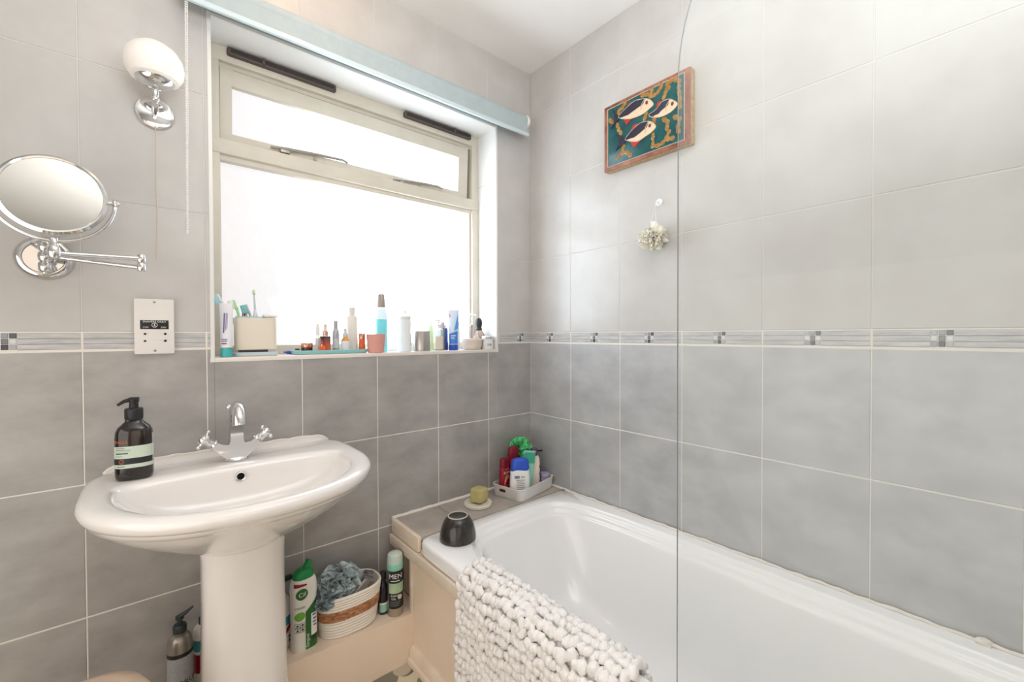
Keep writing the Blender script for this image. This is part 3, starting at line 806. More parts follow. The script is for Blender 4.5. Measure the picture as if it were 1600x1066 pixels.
M['red'] = mat('red_plastic', (150, 18, 40), 0.3)
M['red_cap'] = mat('dark_red_plastic', (126, 20, 40), 0.3)
M['gold'] = mat('pale_gold_ink', (232, 200, 150), 0.4)
def red_bottle(x, y, h, rz, lab, tilt, small):
    o = thing('shampoo_bottle', lab, 'bottle', intray(x, y), rz, tilt=tilt)
    rx, ry = 0.0255, 0.016
    b = MB(); b.lathe([(0.94, 0), (1.0, 0.004), (1.04, h * 0.3), (1.0, h * 0.6), (0.93, h * 0.74), (0.86, h * 0.76)], seg=36, sx=rx, sy=ry, n=2.6)
    b.build('bottle_body', M['red'], o)
    b = MB(); b.lathe([(0.93, h * 0.762), (0.95, h * 0.775), (0.88, h * 0.97), (0.80, h), (0.5, h * 1.0), (0.45, h * 0.985), (0, h * 0.985)], seg=36, sx=rx, sy=ry, n=2.6, cap1=False)
    b.build('cap', M['red_cap'], o)
    f = on_round(rx * 1.03, ry * 1.03, -PI / 2, 0, 0.0015, 2.6)
    def flat(z0, s=1.0): return lambda a, c: (a, -ry * 1.06 - 0.0008 + 0.5 * ry * (a / rx) ** 2 * 0.6, z0 + c)
    lettering('ELVIVE', 0.0135, flat(h * 0.62), M['ink_white'], o)
    lettering("L'ORÉAL", 0.0068, flat(h * 0.715), M['gold'], o)
    lettering('Color Vive', 0.0105, flat(h * 0.25), M['gold'], o)
    b = MB()
    for k in range(3):
        b.tube([(-0.018 + 0.018 * i / 6 * (1.6 + 0.2 * k), -ry * 1.06 - 0.001, h * (0.30 + 0.04 * k) + 0.028 * math.sin(i / 6 * PI * (0.6 + 0.25 * k))) for i in range(7)], 0.0007, 5)
    b.build('swirl_motif', M['gold'], o)
    return o
red_bottle(-0.088, 0.036, 0.150, 0.1, 'red shampoo bottle with gold lettering at the left of the tray', None, True)
red_bottle(-0.034, 0.031, 0.188, -0.2, 'dark red capped bottle standing behind the blue-capped lotion', None, False)

# blue-capped white lotion bottle
M['lotion_white'] = mat('lotion_white', (240, 238, 234), 0.3)
M['blue_cap'] = mat('blue_cap', (44, 84, 196), 0.28)
M['logo_blue'] = mat('logo_blue', (40, 66, 130), 0.4)
o = thing('lotion_bottle', 'white lotion bottle with a curved blue cap at the front of the tray', 'bottle', intray(-0.070, -0.030), -0.50)
rx, ry, h = 0.041, 0.021, 0.160
b = MB(); b.lathe([(0.98, 0), (1.03, 0.004), (1.03, h * 0.35), (0.97, h * 0.62), (0.93, h * 0.72)], seg=40, sx=rx, sy=ry, n=2.7)
b.build('bottle_body', M['lotion_white'], o)
b = MB()
N = 40; rs = []
for k, (kk, z) in enumerate([(0.945, 0.70), (0.95, 0.74), (0.90, 0.86), (0.76, 0.95), (0.5, 0.99), (0.15, 1.0)]):
    rs.append([(rx * kk * spow(math.cos(t), 2 / 2.7), ry * kk * spow(math.sin(t), 2 / 2.7), h * z + (0.010 * math.sin(2 * t + 1.0) * math.cos(t) if k < 2 else 0)) for t in [2 * PI * i / N for i in range(N)]])
b.rings(rs); b.build('cap', M['blue_cap'], o)
def fl(z0, x0=0): return lambda a, c: (x0 + a, -ry * 1.05 - 0.0006 + 0.3 * ry * ((x0 + a) / rx) ** 2, z0 + c)
b = MB(); b.grid(lambda u, v: fl(h * 0.53)(-0.026 + 0.02 * u, 0.010 * (v - 0.5)), 6, 2); b.build('logo_patch', M['logo_blue'], o)
lettering('sanex', 0.0075, lambda a, c: (-0.016 + a, -ry * 1.05 - 0.0012 + 0.3 * ry * ((-0.016 + a) / rx) ** 2, h * 0.53 + c), M['ink_white'], o)
print_lines([(0.000, 0.018, h * 0.53, 0.003)], fl(0), M['ink_grey'], o)
print_lines([(-0.020 + 0.002 * (k % 3), 0.018 - 0.003 * ((k * 2) % 4), h * (0.45 - 0.045 * k), 0.0022) for k in range(7)], fl(0), M['ink_grey'], o)
b = MB()
for k in range(9):
    b.grid(lambda u, v: fl(h * 0.13, 0.020)((k - 4) * 0.0013 + 0.0007 * u, 0.016 * (v - 0.5)), 1, 1)
b.build('barcode', M['ink_dark'], o)

# mint tube standing on its cap
def tube_mesh(b, w, t, h, z0, r0, m=0, n=16, N=36):
    rs = []
    for k in range(n + 1):
        f = k / n
        hw = r0 + (w / 2 - r0) * f
        th = r0 * (1 - f) ** 0.8 + t * f
        rs.append([(hw * math.cos(a), th * math.sin(a), z0 + (h - z0) * f) for a in [2 * PI * i / N for i in range(N)]])
    b.rings(rs, m)
    return b
M['mint'] = mat('mint_plastic', (150, 214, 190), 0.35)
M['mint_dark'] = mat('green_print', (60, 168, 136), 0.4)
o = thing('cream_tube', 'mint green squeeze tube between the lotion and the cream bottle', 'tube', intray(-0.016, -0.028), -0.55, tilt=(0, math.radians(4), 0))
b = MB(); tube_mesh(b, 0.052, 0.0012, 0.176, 0.022, 0.019); b.build('tube_body', M['mint'], o)
b = MB(); b.lathe([(0.0185, 0), (0.0195, 0.002), (0.0195, 0.021), (0.018, 0.023)], seg=28); b.build('cap', M['mint'], o)
b = MB(); b.grid(lambda u, v: (-0.023 + 0.046 * u, -0.0055 - 0.003 * (1 - v) - 0.0015, 0.126 + 0.044 * v), 4, 4); b.build('green_panel', M['mint_dark'], o)
print_lines([(-0.002, 0.002, 0.110, 0.004), (0.002, 0.005, 0.098, 0.004), (-0.003, 0.0, 0.075, 0.005), (0.001, 0.005, 0.066, 0.004), (-0.004, -0.001, 0.05, 0.004)], lambda x, z: (x, -0.0205 + 0.06 * (z - 0.022), z), M['mint_dark'], o)

# white bottle with purple cap
M['cream_bottle'] = mat('cream_bottle', (238, 226, 212), 0.3)
M['purple'] = mat('purple_cap', (92, 58, 88), 0.3)
M['magenta'] = mat('magenta_print', (170, 40, 110), 0.4)
o = thing('body_wash_bottle', 'cream bottle with a purple cap and magenta sprigs in the tray', 'bottle', intray(0.036, -0.028), -0.5)
rx, ry, h = 0.026, 0.017, 0.178
b = MB(); b.lathe([(0.95, 0), (1.0, 0.004), (1.0, h * 0.62), (0.93, h * 0.74), (0.7, h * 0.81), (0.5, h * 0.825)], seg=32, sx=rx, sy=ry, n=2.4); b.build('bottle_body', M['cream_bottle'], o)
b = MB(); b.lathe([(0.015, h * 0.825), (0.016, h * 0.84), (0.015, h * 0.97), (0.011, h), (0, h * 1.004)], seg=24, cap1=False); b.build('cap', M['purple'], o)
b = MB()
for k in range(14):
    a = -0.55 + random.uniform(-0.25, 0.25); z = random.uniform(0.008, 0.095)
    p = on_round(rx, ry, a, z, 0.0008, 2.4)
    b.add([p(0, 0), p(0.004, 0.003), p(0.003, 0.012), p(-0.001, 0.006)], [(0, 1, 2, 3)])
b.build('sprig_print', M['magenta'], o)

# dark pump bottle and lilac tub at the back
M['smoke'] = mat('dark_smoked_plastic', (44, 40, 46), 0.25)
o = thing('pump_bottle', 'black pump bottle at the right-hand end of the storage tray', 'bottle', intray(0.095, 0.004), 1.2)
h = 0.112
b = MB(); b.lathe([(0.0205, 0), (0.0220, 0.003), (0.0220, h * 0.74), (0.019, h * 0.89), (0.0105, h * 0.95), (0.0105, h)], seg=30); b.build('bottle_body', M['smoke'], o)
b = MB(); b.lathe([(0.012, h), (0.0125, h + 0.012), (0.005, h + 0.014), (0.0045, h + 0.03), (0.009, h + 0.031), (0.009, h + 0.038), (0.0, h + 0.04)], seg=20, cap1=False)
b.box(-0.004, 0.004, -0.033, 0, h + 0.030, h + 0.037, bev=0.002); b.build('pump_head', M['black_plastic'], o)
b = MB(); band(b, 0.0220, 0.0220, 0.045, 0.075, -PI, 0.2); b.build('label_band', mat('grey_label', (88, 86, 92), 0.5), o)
M['lilac'] = mat('lilac_plastic', (178, 170, 200), 0.35)
o = thing('bath_tub_jar', 'small lilac jar in front of the black pump bottle', 'jar', intray(0.098, -0.044), 0)
o.name = 'lilac_jar'
b = MB(); b.lathe([(0.020, 0), (0.0215, 0.003), (0.0215, 0.030), (0.020, 0.042)], seg=28); b.build('jar_body', M['lilac'], o)
b = MB(); b.lathe([(0.0215, 0.042), (0.022, 0.044), (0.022, 0.054), (0.0205, 0.056), (0, 0.0565)], seg=28, cap1=False); b.build('lid', M['lilac'], o)

# green mesh sponge resting on the bottles
def ruffles(c, R, n, wd, ln, sub=9, flat=1.0, seedk=0):
    b = MB()
    rnd = random.Random(100 + seedk)
    for _ in range(n):
        d = Vector((rnd.gauss(0, 1), rnd.gauss(0, 1), rnd.gauss(0, 1))).normalized()
        t = d.orthogonal().normalized(); t = Matrix.Rotation(rnd.uniform(0, 2 * PI), 3, d) @ t
        q = d.cross(t)
        amp = rnd.uniform(0.15, 0.35) * R; fr = rnd.uniform(1.5, 3.2); ph = rnd.uniform(0, 6)
        r0 = R * rnd.uniform(0.25, 0.5)
        def fn(u, v, d=d, t=t, q=q, amp=amp, fr=fr, ph=ph, r0=r0, rr=rnd.uniform(0.75, 1.05)):
            a = (u - 0.5) * ln
            p = (d * math.cos(a) + t * math.sin(a)) * (r0 + (R * rr - r0) * v)
            p = p + q * (amp * math.sin(u * fr * 2 * PI + ph) * v + wd * (v - 0.5))
            return Vector((p.x, p.y, p.z * flat)) + Vector(c)
        b.grid(fn, sub * 3, 5)
    b.ico(c, (R * 0.42, R * 0.42, R * 0.42 * flat), 3, jit=0.5)
    return b
M['green_net'] = mat('green_netting', (54, 184, 104), 0.6, c2=(136, 236, 174), scale=160, bump=0.6, bscale=300)
gx, gy, gz = intray(0.032, 0.040)
tag(ruffles((0, 0, 0), 0.050, 44, 0.018, 2.1, seedk=1).build('bath_sponge', M['green_net'], None, (gx, gy, gz + 0.166), ang=180), 'bright green mesh bath sponge on top of the tray bottles', 'bath sponge')

# ------------------------------------------------------------------ soap dispenser on the basin
M['amber_dark'] = mat('dark_amber', (30, 22, 20), 0.12, coat=0.6)
M['sage'] = mat('sage_label', (196, 210, 192), 0.5)
M['copper_ink'] = mat('copper_ink', (200, 110, 70), 0.4)
o = thing('soap_dispenser', 'dark amber hand wash bottle with sage label on the washbasin', 'soap dispenser', (-1.4047, -0.118, -0.3025), -0.12)
rx, ry = 0.0355, 0.0255
b = MB(); b.lathe([(0.88, 0), (0.97, 0.003), (1.0, 0.010), (1.0, 0.098), (0.96, 0.112), (0.84, 0.122), (0.62, 0.130), (0.48, 0.135), (0.44, 0.142)], seg=48, sx=rx, sy=ry, n=2.6)
b.build('bottle_body', M['amber_dark'], o)
b = MB()
band(b, rx, ry, 0.052, 0.080, -PI * 0.99, -0.08, n=2.6, off=0.0005); b.build('wide_label', M['sage'], o)
b = MB(); band(b, rx, ry, 0.029, 0.038, -PI * 0.99, -0.08, n=2.6, off=0.0005); b.build('narrow_label', M['sage'], o)
b = MB(); band(b, rx, ry, 0.038, 0.052, -PI * 0.99, -0.08, n=2.6, off=0.0004); b.build('dark_label', M['black_plastic'], o)
def sf(z0, x0):
    return lambda a, c: (x0 + a, -(ry + 0.0009) * max(0.02, 1 - min(1, abs((x0 + a) / (rx + .0009))) ** 2.6) ** (1 / 2.6), z0 + c)
lettering('INESS.', 0.0098, sf(0.0905, -0.0335), M['copper_ink'], o, align='LEFT')
print_lines([(-0.030, -0.014, 0.0762, 0.0013), (-0.030, -0.003, 0.0722, 0.0012), (-0.030, -0.003, 0.0690, 0.0006), (-0.030, -0.018, 0.0575, 0.0013)], sf(0, 0), M['ink_grey'], o)
print_lines([(-0.030, -0.008, 0.0640, 0.0026)], sf(0, 0), M['ink_dark'], o)
print_lines([(-0.029, -0.014, 0.0335, 0.002)], sf(0, 0), M['ink_grey'], o)
b = MB(); b.tube([sf(0.045, -0.020)(0.0042 * math.cos(t), 0.0042 * math.sin(t)) for t in [2 * PI * i / 16 for i in range(16)]], 0.0006, 5, closed=True)
b.build('round_emblem', M['copper_ink'], o)
b = MB()
for k in range(20):
    z = 0.040 + k * 0.0033
    p = on_round(rx, ry, -0.30, z, 0.001, 2.6)
    b.add([p(-0.003, 0), p(0.005, 0), p(0.005, 0.0016), p(-0.003, 0.0016)], [(0, 1, 2, 3)])
b.build('barcode', M['ink_white'], o)
b = MB()
b.lathe([(0.0165, 0.140), (0.0175, 0.142), (0.0175, 0.163), (0.016, 0.166), (0.009, 0.167), (0.0085, 0.182), (0.0095, 0.184), (0.0095, 0.188), (0.0, 0.189)], seg=28, cap1=False)
b.tube([(0.010, 0, 0.186), (-0.005, 0, 0.187), (-0.018, -0.001, 0.183), (-0.029, -0.002, 0.175)], [0.006, 0.0055, 0.0042, 0.0032], 10)
b.build('pump_head', M['black_plastic'], o)

# ------------------------------------------------------------------ things on the pipe boxing
M['bottle_white'] = mat('bottle_white', (236, 234, 228), 0.35)
M['cif_green'] = mat('bottle_green', (44, 104, 44), 0.35)
M['cap_green'] = mat('cap_green', (24, 138, 74), 0.35)
M['leaf_green'] = mat('leaf_green', (108, 170, 60), 0.4)
o = thing('cleaner_bottle', 'white and green cream cleaner bottle with green flip cap beside the pedestal', 'bottle', (-1.028, -0.098, boxz(-1.028) + 0.0003), 0.12)
rx, ry, h = 0.0355, 0.024, 0.215
b = MB(); b.lathe([(0.94, 0), (1.0, 0.005), (1.0, 0.155), (1.04, 0.175), (1.0, 0.20), (0.85, 0.213), (0.70, 0.217)], seg=44, sx=rx, sy=ry, n=3.0); b.build('bottle_body', M['bottle_white'], o)
b = MB(); b.lathe([(0.84, 0.213), (0.85, 0.217), (0.80, 0.226), (0.60, 0.236), (0.40, 0.239)], seg=36, sx=rx, sy=ry * 1.05, n=2.5)
st = len(b.v)
b.box(-0.0085, 0.0085, -0.009, 0.009, 0.230, 0.262, bev=0.004)
b.xf(Matrix.Translation((0.004, 0, 0.232)) @ Matrix.Rotation(0.55, 4, 'Y') @ Matrix.Translation((0, 0, -0.232)), st)
b.build('flip_cap', M['cap_green'], o)
fy = lambda x: -(ry + 0.0009) * max(0.05, 1 - min(1, abs(x / (rx + .001))) ** 3.0) ** (1 / 3.0)
def cf(x0, z0, off=0.0): return lambda a, c: (x0 + a, fy(x0 + a) - off, z0 + c)
b = MB(); b.grid(lambda u, v: cf(-0.004 + 0.0385 * u, 0.004 + (0.125 - 0.012 + 0.035 * u) * v)(0, 0), 14, 14); b.build('green_panel', M['cif_green'], o)
b = MB(); b.grid(lambda u, v: cf(-0.033 + 0.034 * u, 0.196 + 0.012 * v * (1 - 0.6 * u))(0, 0), 10, 2); b.build('red_flash', M['red'], o)
b = MB(); f = cf(-0.0135, 0.174, 0.0016); disc(b, f, 0.0165, 0.0165, 36, 6); b.build('round_logo', M['cif_green'], o)
lettering('Cif', 0.0175, cf(-0.0135, 0.1735, 0.0030), M['ink_white'], o)
lettering('CREAM', 0.0085, cf(-0.019, 0.134, 0.0004), M['cif_green'], o)
b = MB(); f = cf(-0.019, 0.109); disc(b, f, 0.014, 0.013); b.build('grass_picture', M['leaf_green'], o)
b = MB()
for i in range(2):
    for k in range(2):
        f = cf(-0.026 + 0.0135 * i, 0.083 - 0.014 * k, 0.0004)
        b.tube([f(x, z) for x, z in ((-0.006, -0.006), (0.006, -0.006), (0.006, 0.006), (-0.006, 0.006))], 0.0007, 4, closed=True)
        b.ico(f(0, 0), (0.0035, 0.0006, 0.0035), 1)
b.build('use_pictograms', M['ink_dark'], o)
lettering('Original', 0.0125, lambda a, c: cf(0.002 - c, 0.030 + a, 0.0007)(0, 0), M['ink_white'], o)
b = MB(); b.grid(lambda u, v: cf(0.012 + 0.0205 * u, 0.040 + 0.066 * v, 0.0005)(0, 0), 8, 6); b.build('info_label', M['ink_white'], o)
b = MB()
for k, (a0, zz_) in enumerate([(0.016, 0.098), (0.018, 0.086), (0.017, 0.076), (0.019, 0.066)]):
    b.grid(lambda u, v: cf(a0 + 0.010 * u, zz_ + 0.004 * v, 0.001)(0, 0), 3, 1)
b.build('label_text', M['logo_blue'], o)
b = MB()
for k in range(6):
    b.grid(lambda u, v: cf(0.0135 + k * 0.003 + 0.0016 * u, 0.026 + 0.012 * v, 0.0008)(0, 0), 1, 1)
b.build('barcode', M['ink_dark'], o)

# white spray bottle half hidden by the pedestal
o = thing('spray_cleaner', 'white bottle with teal and red label half hidden behind the pedestal', 'bottle', (-1.083, -0.055, boxz(-1.083) + 0.0003), 0.2)
b = MB(); b.lathe([(0.027, 0), (0.029, 0.004), (0.029, 0.12), (0.026, 0.142), (0.015, 0.155), (0.012, 0.158), (0.012, 0.165)], seg=32); b.build('bottle_body', M['bottle_white'], o)
b = MB(); b.lathe([(0.014, 0.163), (0.0145, 0.18), (0.010, 0.185), (0.008, 0.195), (0, 0.196)], seg=20, cap1=False)
b.box(-0.01, 0.036, -0.007, 0.007, 0.19, 0.205, bev=0.004)
b.build('pump_head', mat('dark_green_plastic', (40, 58, 52), 0.4), o)
M['teal_label'] = mat('teal_label', (62, 150, 160), 0.5)
b = MB(); band(b, 0.029, 0.029, 0.072, 0.098, -PI, 0.4); b.build('teal_band', M['teal_label'], o)
b = MB(); b.grid(lambda u, v: on_round(0.029, 0.029, -1.4 + 1.6 * u, 0.046 + 0.040 * u + 0.016 * v, 0.0009)(0, 0), 16, 1); b.build('red_flash', M['red'], o)
print_lines([(-0.012, 0.012, 0.034, 0.006), (-0.012, 0.006, 0.022, 0.006)], on_round(0.029, 0.029, -0.7, 0, 0.001), M['ink_dark'], o)

# basket with mesh sponge and razors
M['rope'] = mat('white_rope', (236, 228, 216), 0.85, bump=0.3, bscale=150)
M['seagrass'] = mat('seagrass', (206, 152, 112), 0.85, c2=(150, 98, 66), scale=60, stretch=(1, 1, 2.2), bump=0.9, bscale=110)
bk = thing('woven_basket', 'oval white rope basket with a seagrass band on the boxed shelf', 'basket', (-0.888, -0.0735, boxz(-0.888) + 0.0006), 0.0)
def bring(a, c, z): return [(a * spow(math.cos(t), 2 / 2.5), c * spow(math.sin(t), 2 / 2.5), z) for t in [2 * PI * i / 72 for i in range(72)]]
HB = 0.132
def sz(k): return 0.086 + 0.019 * k, 0.056 + 0.0145 * k
def rope_wall(z0, z1, n, out):
    rs = []
    for i in range(n):
        for q in range(5):
            f = (i + q / 4) / n
            z = z0 + (z1 - z0) * f
            a, c = sz(z / HB)
            bu = 0.0028 * math.sin(PI * q / 4)
            rs.append(bring(a + bu, c + bu, z))
    return rs
b = MB()
rs = [bring(0.02, 0.02, 0.0), bring(0.080, 0.050, 0.0)] + rope_wall(0.002, 0.058, 6, 1)
b.rings(rs, cap1=False)
b.rings(rope_wall(0.090, HB, 5, 1) + [bring(sz(1)[0] - 0.002, sz(1)[1] - 0.002, HB + 0.002), bring(sz(1)[0] - 0.006, sz(1)[1] - 0.006, HB)] + [bring(sz(0.5)[0] - 0.006, sz(0.5)[1] - 0.006, HB * 0.5), bring(sz(0)[0] - 0.006, sz(0)[1] - 0.006, 0.006), bring(0.01, 0.01, 0.006)], cap0=False)
b.build('basket_body', M['rope'], bk)
b = MB(); b.rings(rope_wall(0.057, 0.091, 3, 1), cap0=False, cap1=False)
for k in range(3):
    n = 60
    for i in range(n):
        t = 2 * PI * (i + 0.5 * (k % 2)) / n
        z = 0.063 + k * 0.011; a, c = sz(z / HB)
        p = Vector(((a + 0.002) * spow(math.cos(t), 0.8), (c + 0.002) * spow(math.sin(t), 0.8), z))
        tg = Vector((-(a) * math.sin(t), c * math.cos(t), 0)).normalized()
        b.tube([p - tg * 0.006 - Vector((0, 0, 0.004)), p + Vector((0, 0, 0)), p + tg * 0.006 + Vector((0, 0, 0.004))], [0.0012, 0.0026, 0.0012], 6)
b.build('seagrass_band', M['seagrass'], bk)
M['grey_net'] = mat('grey_netting', (160, 176, 180), 0.7, c2=(208, 218, 218), scale=150, bump=0.6, bscale=260)
b = ruffles((0.0, 0, 0.0), 0.066, 56, 0.022, 1.9, flat=0.85, seedk=5)
tag(b.build('mesh_sponge', M['grey_net'], None, (-0.915, -0.076, boxz(-0.9) + 0.150), ang=180), 'blue-grey mesh bath sponge spilling over the basket', 'bath sponge')
b = ruffles((0.0, 0, 0.0), 0.038, 44, 0.012, 1.5, flat=0.85, seedk=9)
tag(b.build('mesh_sponge', mat('dark_grey_netting', (128, 146, 152), 0.7, c2=(180, 194, 198), scale=150, bump=0.6, bscale=260), None, (-0.966, -0.104, boxz(-0.966) + 0.124), ang=180), 'small dark grey mesh sponge hanging over the basket left edge', 'bath sponge')
M['razor_grey'] = mat('razor_grey', (96, 98, 106), 0.4)
M['pearl'] = mat('pearl_plastic', (206, 200, 192), 0.3)
def razor(loc, rz, lean, lab, mh, hd):
    o = thing('razor', lab, 'razor', loc, rz, tilt=(0.2, lean, 0))
    b = MB(); b.tube([(0, 0, 0), (0, 0.002, 0.03), (0, 0.003, 0.06), (0, 0.001, 0.09), (0, -0.004, 0.108)], [0.004, 0.0055, 0.0045, 0.0045, 0.0035], 10); b.build('handle', mh, o)
    b = MB(); b.box(-0.019, 0.019, -0.012, 0.0, 0.104, 0.116, bev=0.0025); b.box(-0.017, 0.017, -0.0135, -0.011, 0.1065, 0.1085, 1); b.box(-0.017, 0.017, -0.0135, -0.011, 0.111, 0.113, 1)
    b.build('razor_head', [hd, M['steel']], o)
bz = boxz(-0.87) + 0.02
razor((-0.905, -0.105, bz + 0.055), 0.1, 0.62, 'pale-handled razor leaning in the basket', M['pearl'], M['razor_grey'])
razor((-0.885, -0.090, bz + 0.050), 0.3, 0.50, 'dark grey razor leaning at the right of the basket', M['razor_grey'], M['razor_grey'])
b = MB(); b.box(-0.020, 0.020, -0.011, 0.011, 0.0, 0.075, bev=0.003)
b.xf(Matrix.Rotation(0.35, 4, 'X') @ Matrix.Rotation(0.3, 4, 'Y'))
tag(b.build('carton', mat('grey_carton', (150, 142, 134), 0.4), None, (-0.822, -0.070, bz + 0.030), rz=0.4), 'small grey carton leaning in the right end of the basket', 'box')

# dark bottle with mint label
M['navy'] = mat('navy_glass', (30, 28, 44), 0.15, coat=0.4)
M['mint_label'] = mat('mint_label', (150, 198, 176), 0.5)
o = thing('oil_bottle', 'slim dark bottle with mint label between basket and shaving can', 'bottle', (-0.7715, -0.083, boxz(-0.7715) + 0.0004), 0.3)
b = MB(); b.lathe([(0.015, 0), (0.0165, 0.003), (0.0165, 0.085), (0.0145, 0.098), (0.0095, 0.108), (0.009, 0.118)], seg=28); b.build('bottle_body', M['navy'], o)
b = MB(); b.lathe([(0.0105, 0.115), (0.011, 0.117), (0.011, 0.138), (0.010, 0.14), (0, 0.14)], seg=22, cap1=False); b.build('cap', M['black_plastic'], o)
b = MB(); band(b, 0.0165, 0.0165, 0.010, 0.036, -PI * 0.95, 0.3); b.build('label_band', M['mint_label'], o)
b = MB(); band(b, 0.0165, 0.0165, 0.036, 0.042, -PI * 0.95, 0.3); b.build('cream_band', M['dish'], o)

# shaving gel can
o = thing('shaving_can', 'black and mint MEN shaving gel can in the shelf corner', 'can', (-0.7400, -0.112, boxz(-0.74) + 0.0005), 0.25)
M['can_metal'] = mat('can_metal', (186, 178, 168), 0.3, 0.9)
M['mint_cap'] = mat('mint_cap', (140, 206, 182), 0.35)
M['clear_cap'] = mat('clear_cap', (214, 214, 206), 0.2, c2=(190, 214, 202), scale=30)
R0 = 0.026
b = MB(); b.lathe([(0.024, 0), (R0, 0.003), (R0, 0.155), (0.0245, 0.162)], seg=36); b.build('can_body', M['can_metal'], o)
b = MB(); b.lathe([(0.0268, 0.158), (0.0275, 0.160), (0.0275, 0.176), (0.0265, 0.178)], seg=36); b.build('cap_collar', M['mint_cap'], o)
b = MB(); b.lathe([(0.0262, 0.178), (0.0262, 0.196), (0.024, 0.206), (0.017, 0.211), (0.0, 0.212)], seg=36, cap1=False); b.build('cap', M['clear_cap'], o)
M['label_black'] = mat('label_black', (34, 36, 38), 0.45)
b = MB(); band(b, R0, R0, 0.116, 0.157, -PI, 0.4, seg=32); b.build('upper_label', M['label_black'], o)
b = MB(); band(b, R0, R0, 0.030, 0.082, -PI, 0.4, seg=32); b.build('lower_label', M['label_black'], o)
b = MB(); band(b, R0, R0, 0.082, 0.116, -PI, 0.4, 0, seg=32); b.build('green_band', mat('green_sheen', (150, 186, 150), 0.35, c2=(190, 206, 170), scale=22), o)
aM = -2.2
lettering('MEN', 0.0225, on_round(R0, R0, aM, 0.139, 0.001), M['ink_white'], o)
print_lines([(-0.016, 0.014, 0.1245, 0.0028)], on_round(R0, R0, aM, 0, 0.001), M['ink_white'], o)
lettering('SHAVE', 0.0095, on_round(R0, R0, aM - 0.1, 0.074, 0.001), M['ink_white'], o)
lettering('GEL', 0.0095, on_round(R0, R0, aM - 0.25, 0.064, 0.001), M['ink_white'], o)
print_lines([(-0.018, 0.016 - 0.003 * k, 0.054 - 0.0062 * k, 0.0022) for k in range(3)], on_round(R0, R0, aM, 0, 0.001), M['ink_grey'], o)
b = MB(); f = on_round(R0, R0, aM + 0.55, 0.068, 0.001); disc(b, f, 0.008, 0.008); b.build('round_badge', M['pearl'], o)

# bottles to the left of the pedestal
M['silver'] = mat('silver_plastic', (156, 150, 142), 0.3, 0.7)
M['frost_label'] = mat('frosted_label', (176, 178, 178), 0.6, c2=(158, 160, 162), scale=200)
o = thing('shampoo_pump', 'silver pump bottle with grey label on the left of the pedestal', 'bottle', (-1.3225, -0.086, boxz(-1.32) + 0.0005), 0.1)
h = 0.165
b = MB(); b.lathe([(0.025, 0), (0.0272, 0.004), (0.0272, h * 0.84), (0.025, h * 0.93), (0.018, h * 0.985), (0.0125, h), (0.0125, h + 0.006)], seg=36); b.build('bottle_body', M['silver'], o)
b = MB(); band(b, 0.0272, 0.0272, 0.020, 0.114, -PI * 0.98, 0.05, seg=28); b.build('label_panel', M['frost_label'], o)
b = MB(); band(b, 0.0272, 0.0272, 0.114, 0.124, -PI * 0.98, 0.05, seg=28, off=0.0006); b.build('label_stripe', M['label_black'], o)
lettering('GRUM', 0.019, on_round(0.0272, 0.0272, -1.0, 0.048, 0.001), M['ink_dark'], o)
M['dkgreen'] = mat('dark_teal_plastic', (44, 56, 54), 0.4)
b = MB(); b.lathe([(0.0145, h + 0.004), (0.015, h + 0.006), (0.015, h + 0.02), (0.0125, h + 0.024), (0.006, h + 0.025), (0.0055, h + 0.036), (0.009, h + 0.037), (0.009, h + 0.045), (0.0, h + 0.047)], seg=24, cap1=False)
b.tube([(-0.004, 0, h + 0.042), (0.010, -0.002, h + 0.048), (0.022, -0.004, h + 0.056), (0.028, -0.005, h + 0.060)], [0.006, 0.005, 0.0035, 0.0025], 10); b.build('pump_head', M['dkgreen'], o)
o = thing('cleaning_bottle', 'white bottle with teal and red label beside the silver pump bottle', 'bottle', (-1.268, -0.052, boxz(-1.268) + 0.0005), 0)
b = MB(); b.lathe([(0.024, 0), (0.026, 0.004), (0.026, 0.125), (0.024, 0.142), (0.015, 0.152), (0.012, 0.153)], seg=32); b.build('bottle_body', M['bottle_white'], o)
b = MB(); b.lathe([(0.013, 0.152), (0.013, 0.168), (0.011, 0.17), (0, 0.17)], seg=20, cap1=False); b.build('cap', M['dkgreen'], o)
b = MB(); band(b, 0.026, 0.026, 0.088, 0.118, -PI, 0.1); b.build('teal_band', M['teal_label'], o)
b = MB(); band(b, 0.026, 0.026, 0.03, 0.080, -PI, 0.1); b.build('red_band', M['red'], o)

# ------------------------------------------------------------------ lidded bin just in view at the bottom left
M['beige'] = mat('beige_plastic', (222, 198, 176), 0.4)
o = thing('pedal_bin', 'beige round-topped bin beside the washbasin, only its lid showing', 'bin', (-1.480, -0.335, FLOOR))
b = MB(); b.lathe([(0.080, 0), (0.085, 0.005), (0.098, 0.362), (0.100, 0.367)], seg=40); b.build('bin_body', M['beige'], o)
b = MB(); b.lathe([(0.102, 0.367), (0.103, 0.372), (0.102, 0.387), (0.09, 0.406), (0.06, 0.419), (0.0, 0.423)], seg=40, cap1=False); b.build('bin_lid', M['beige'], o)

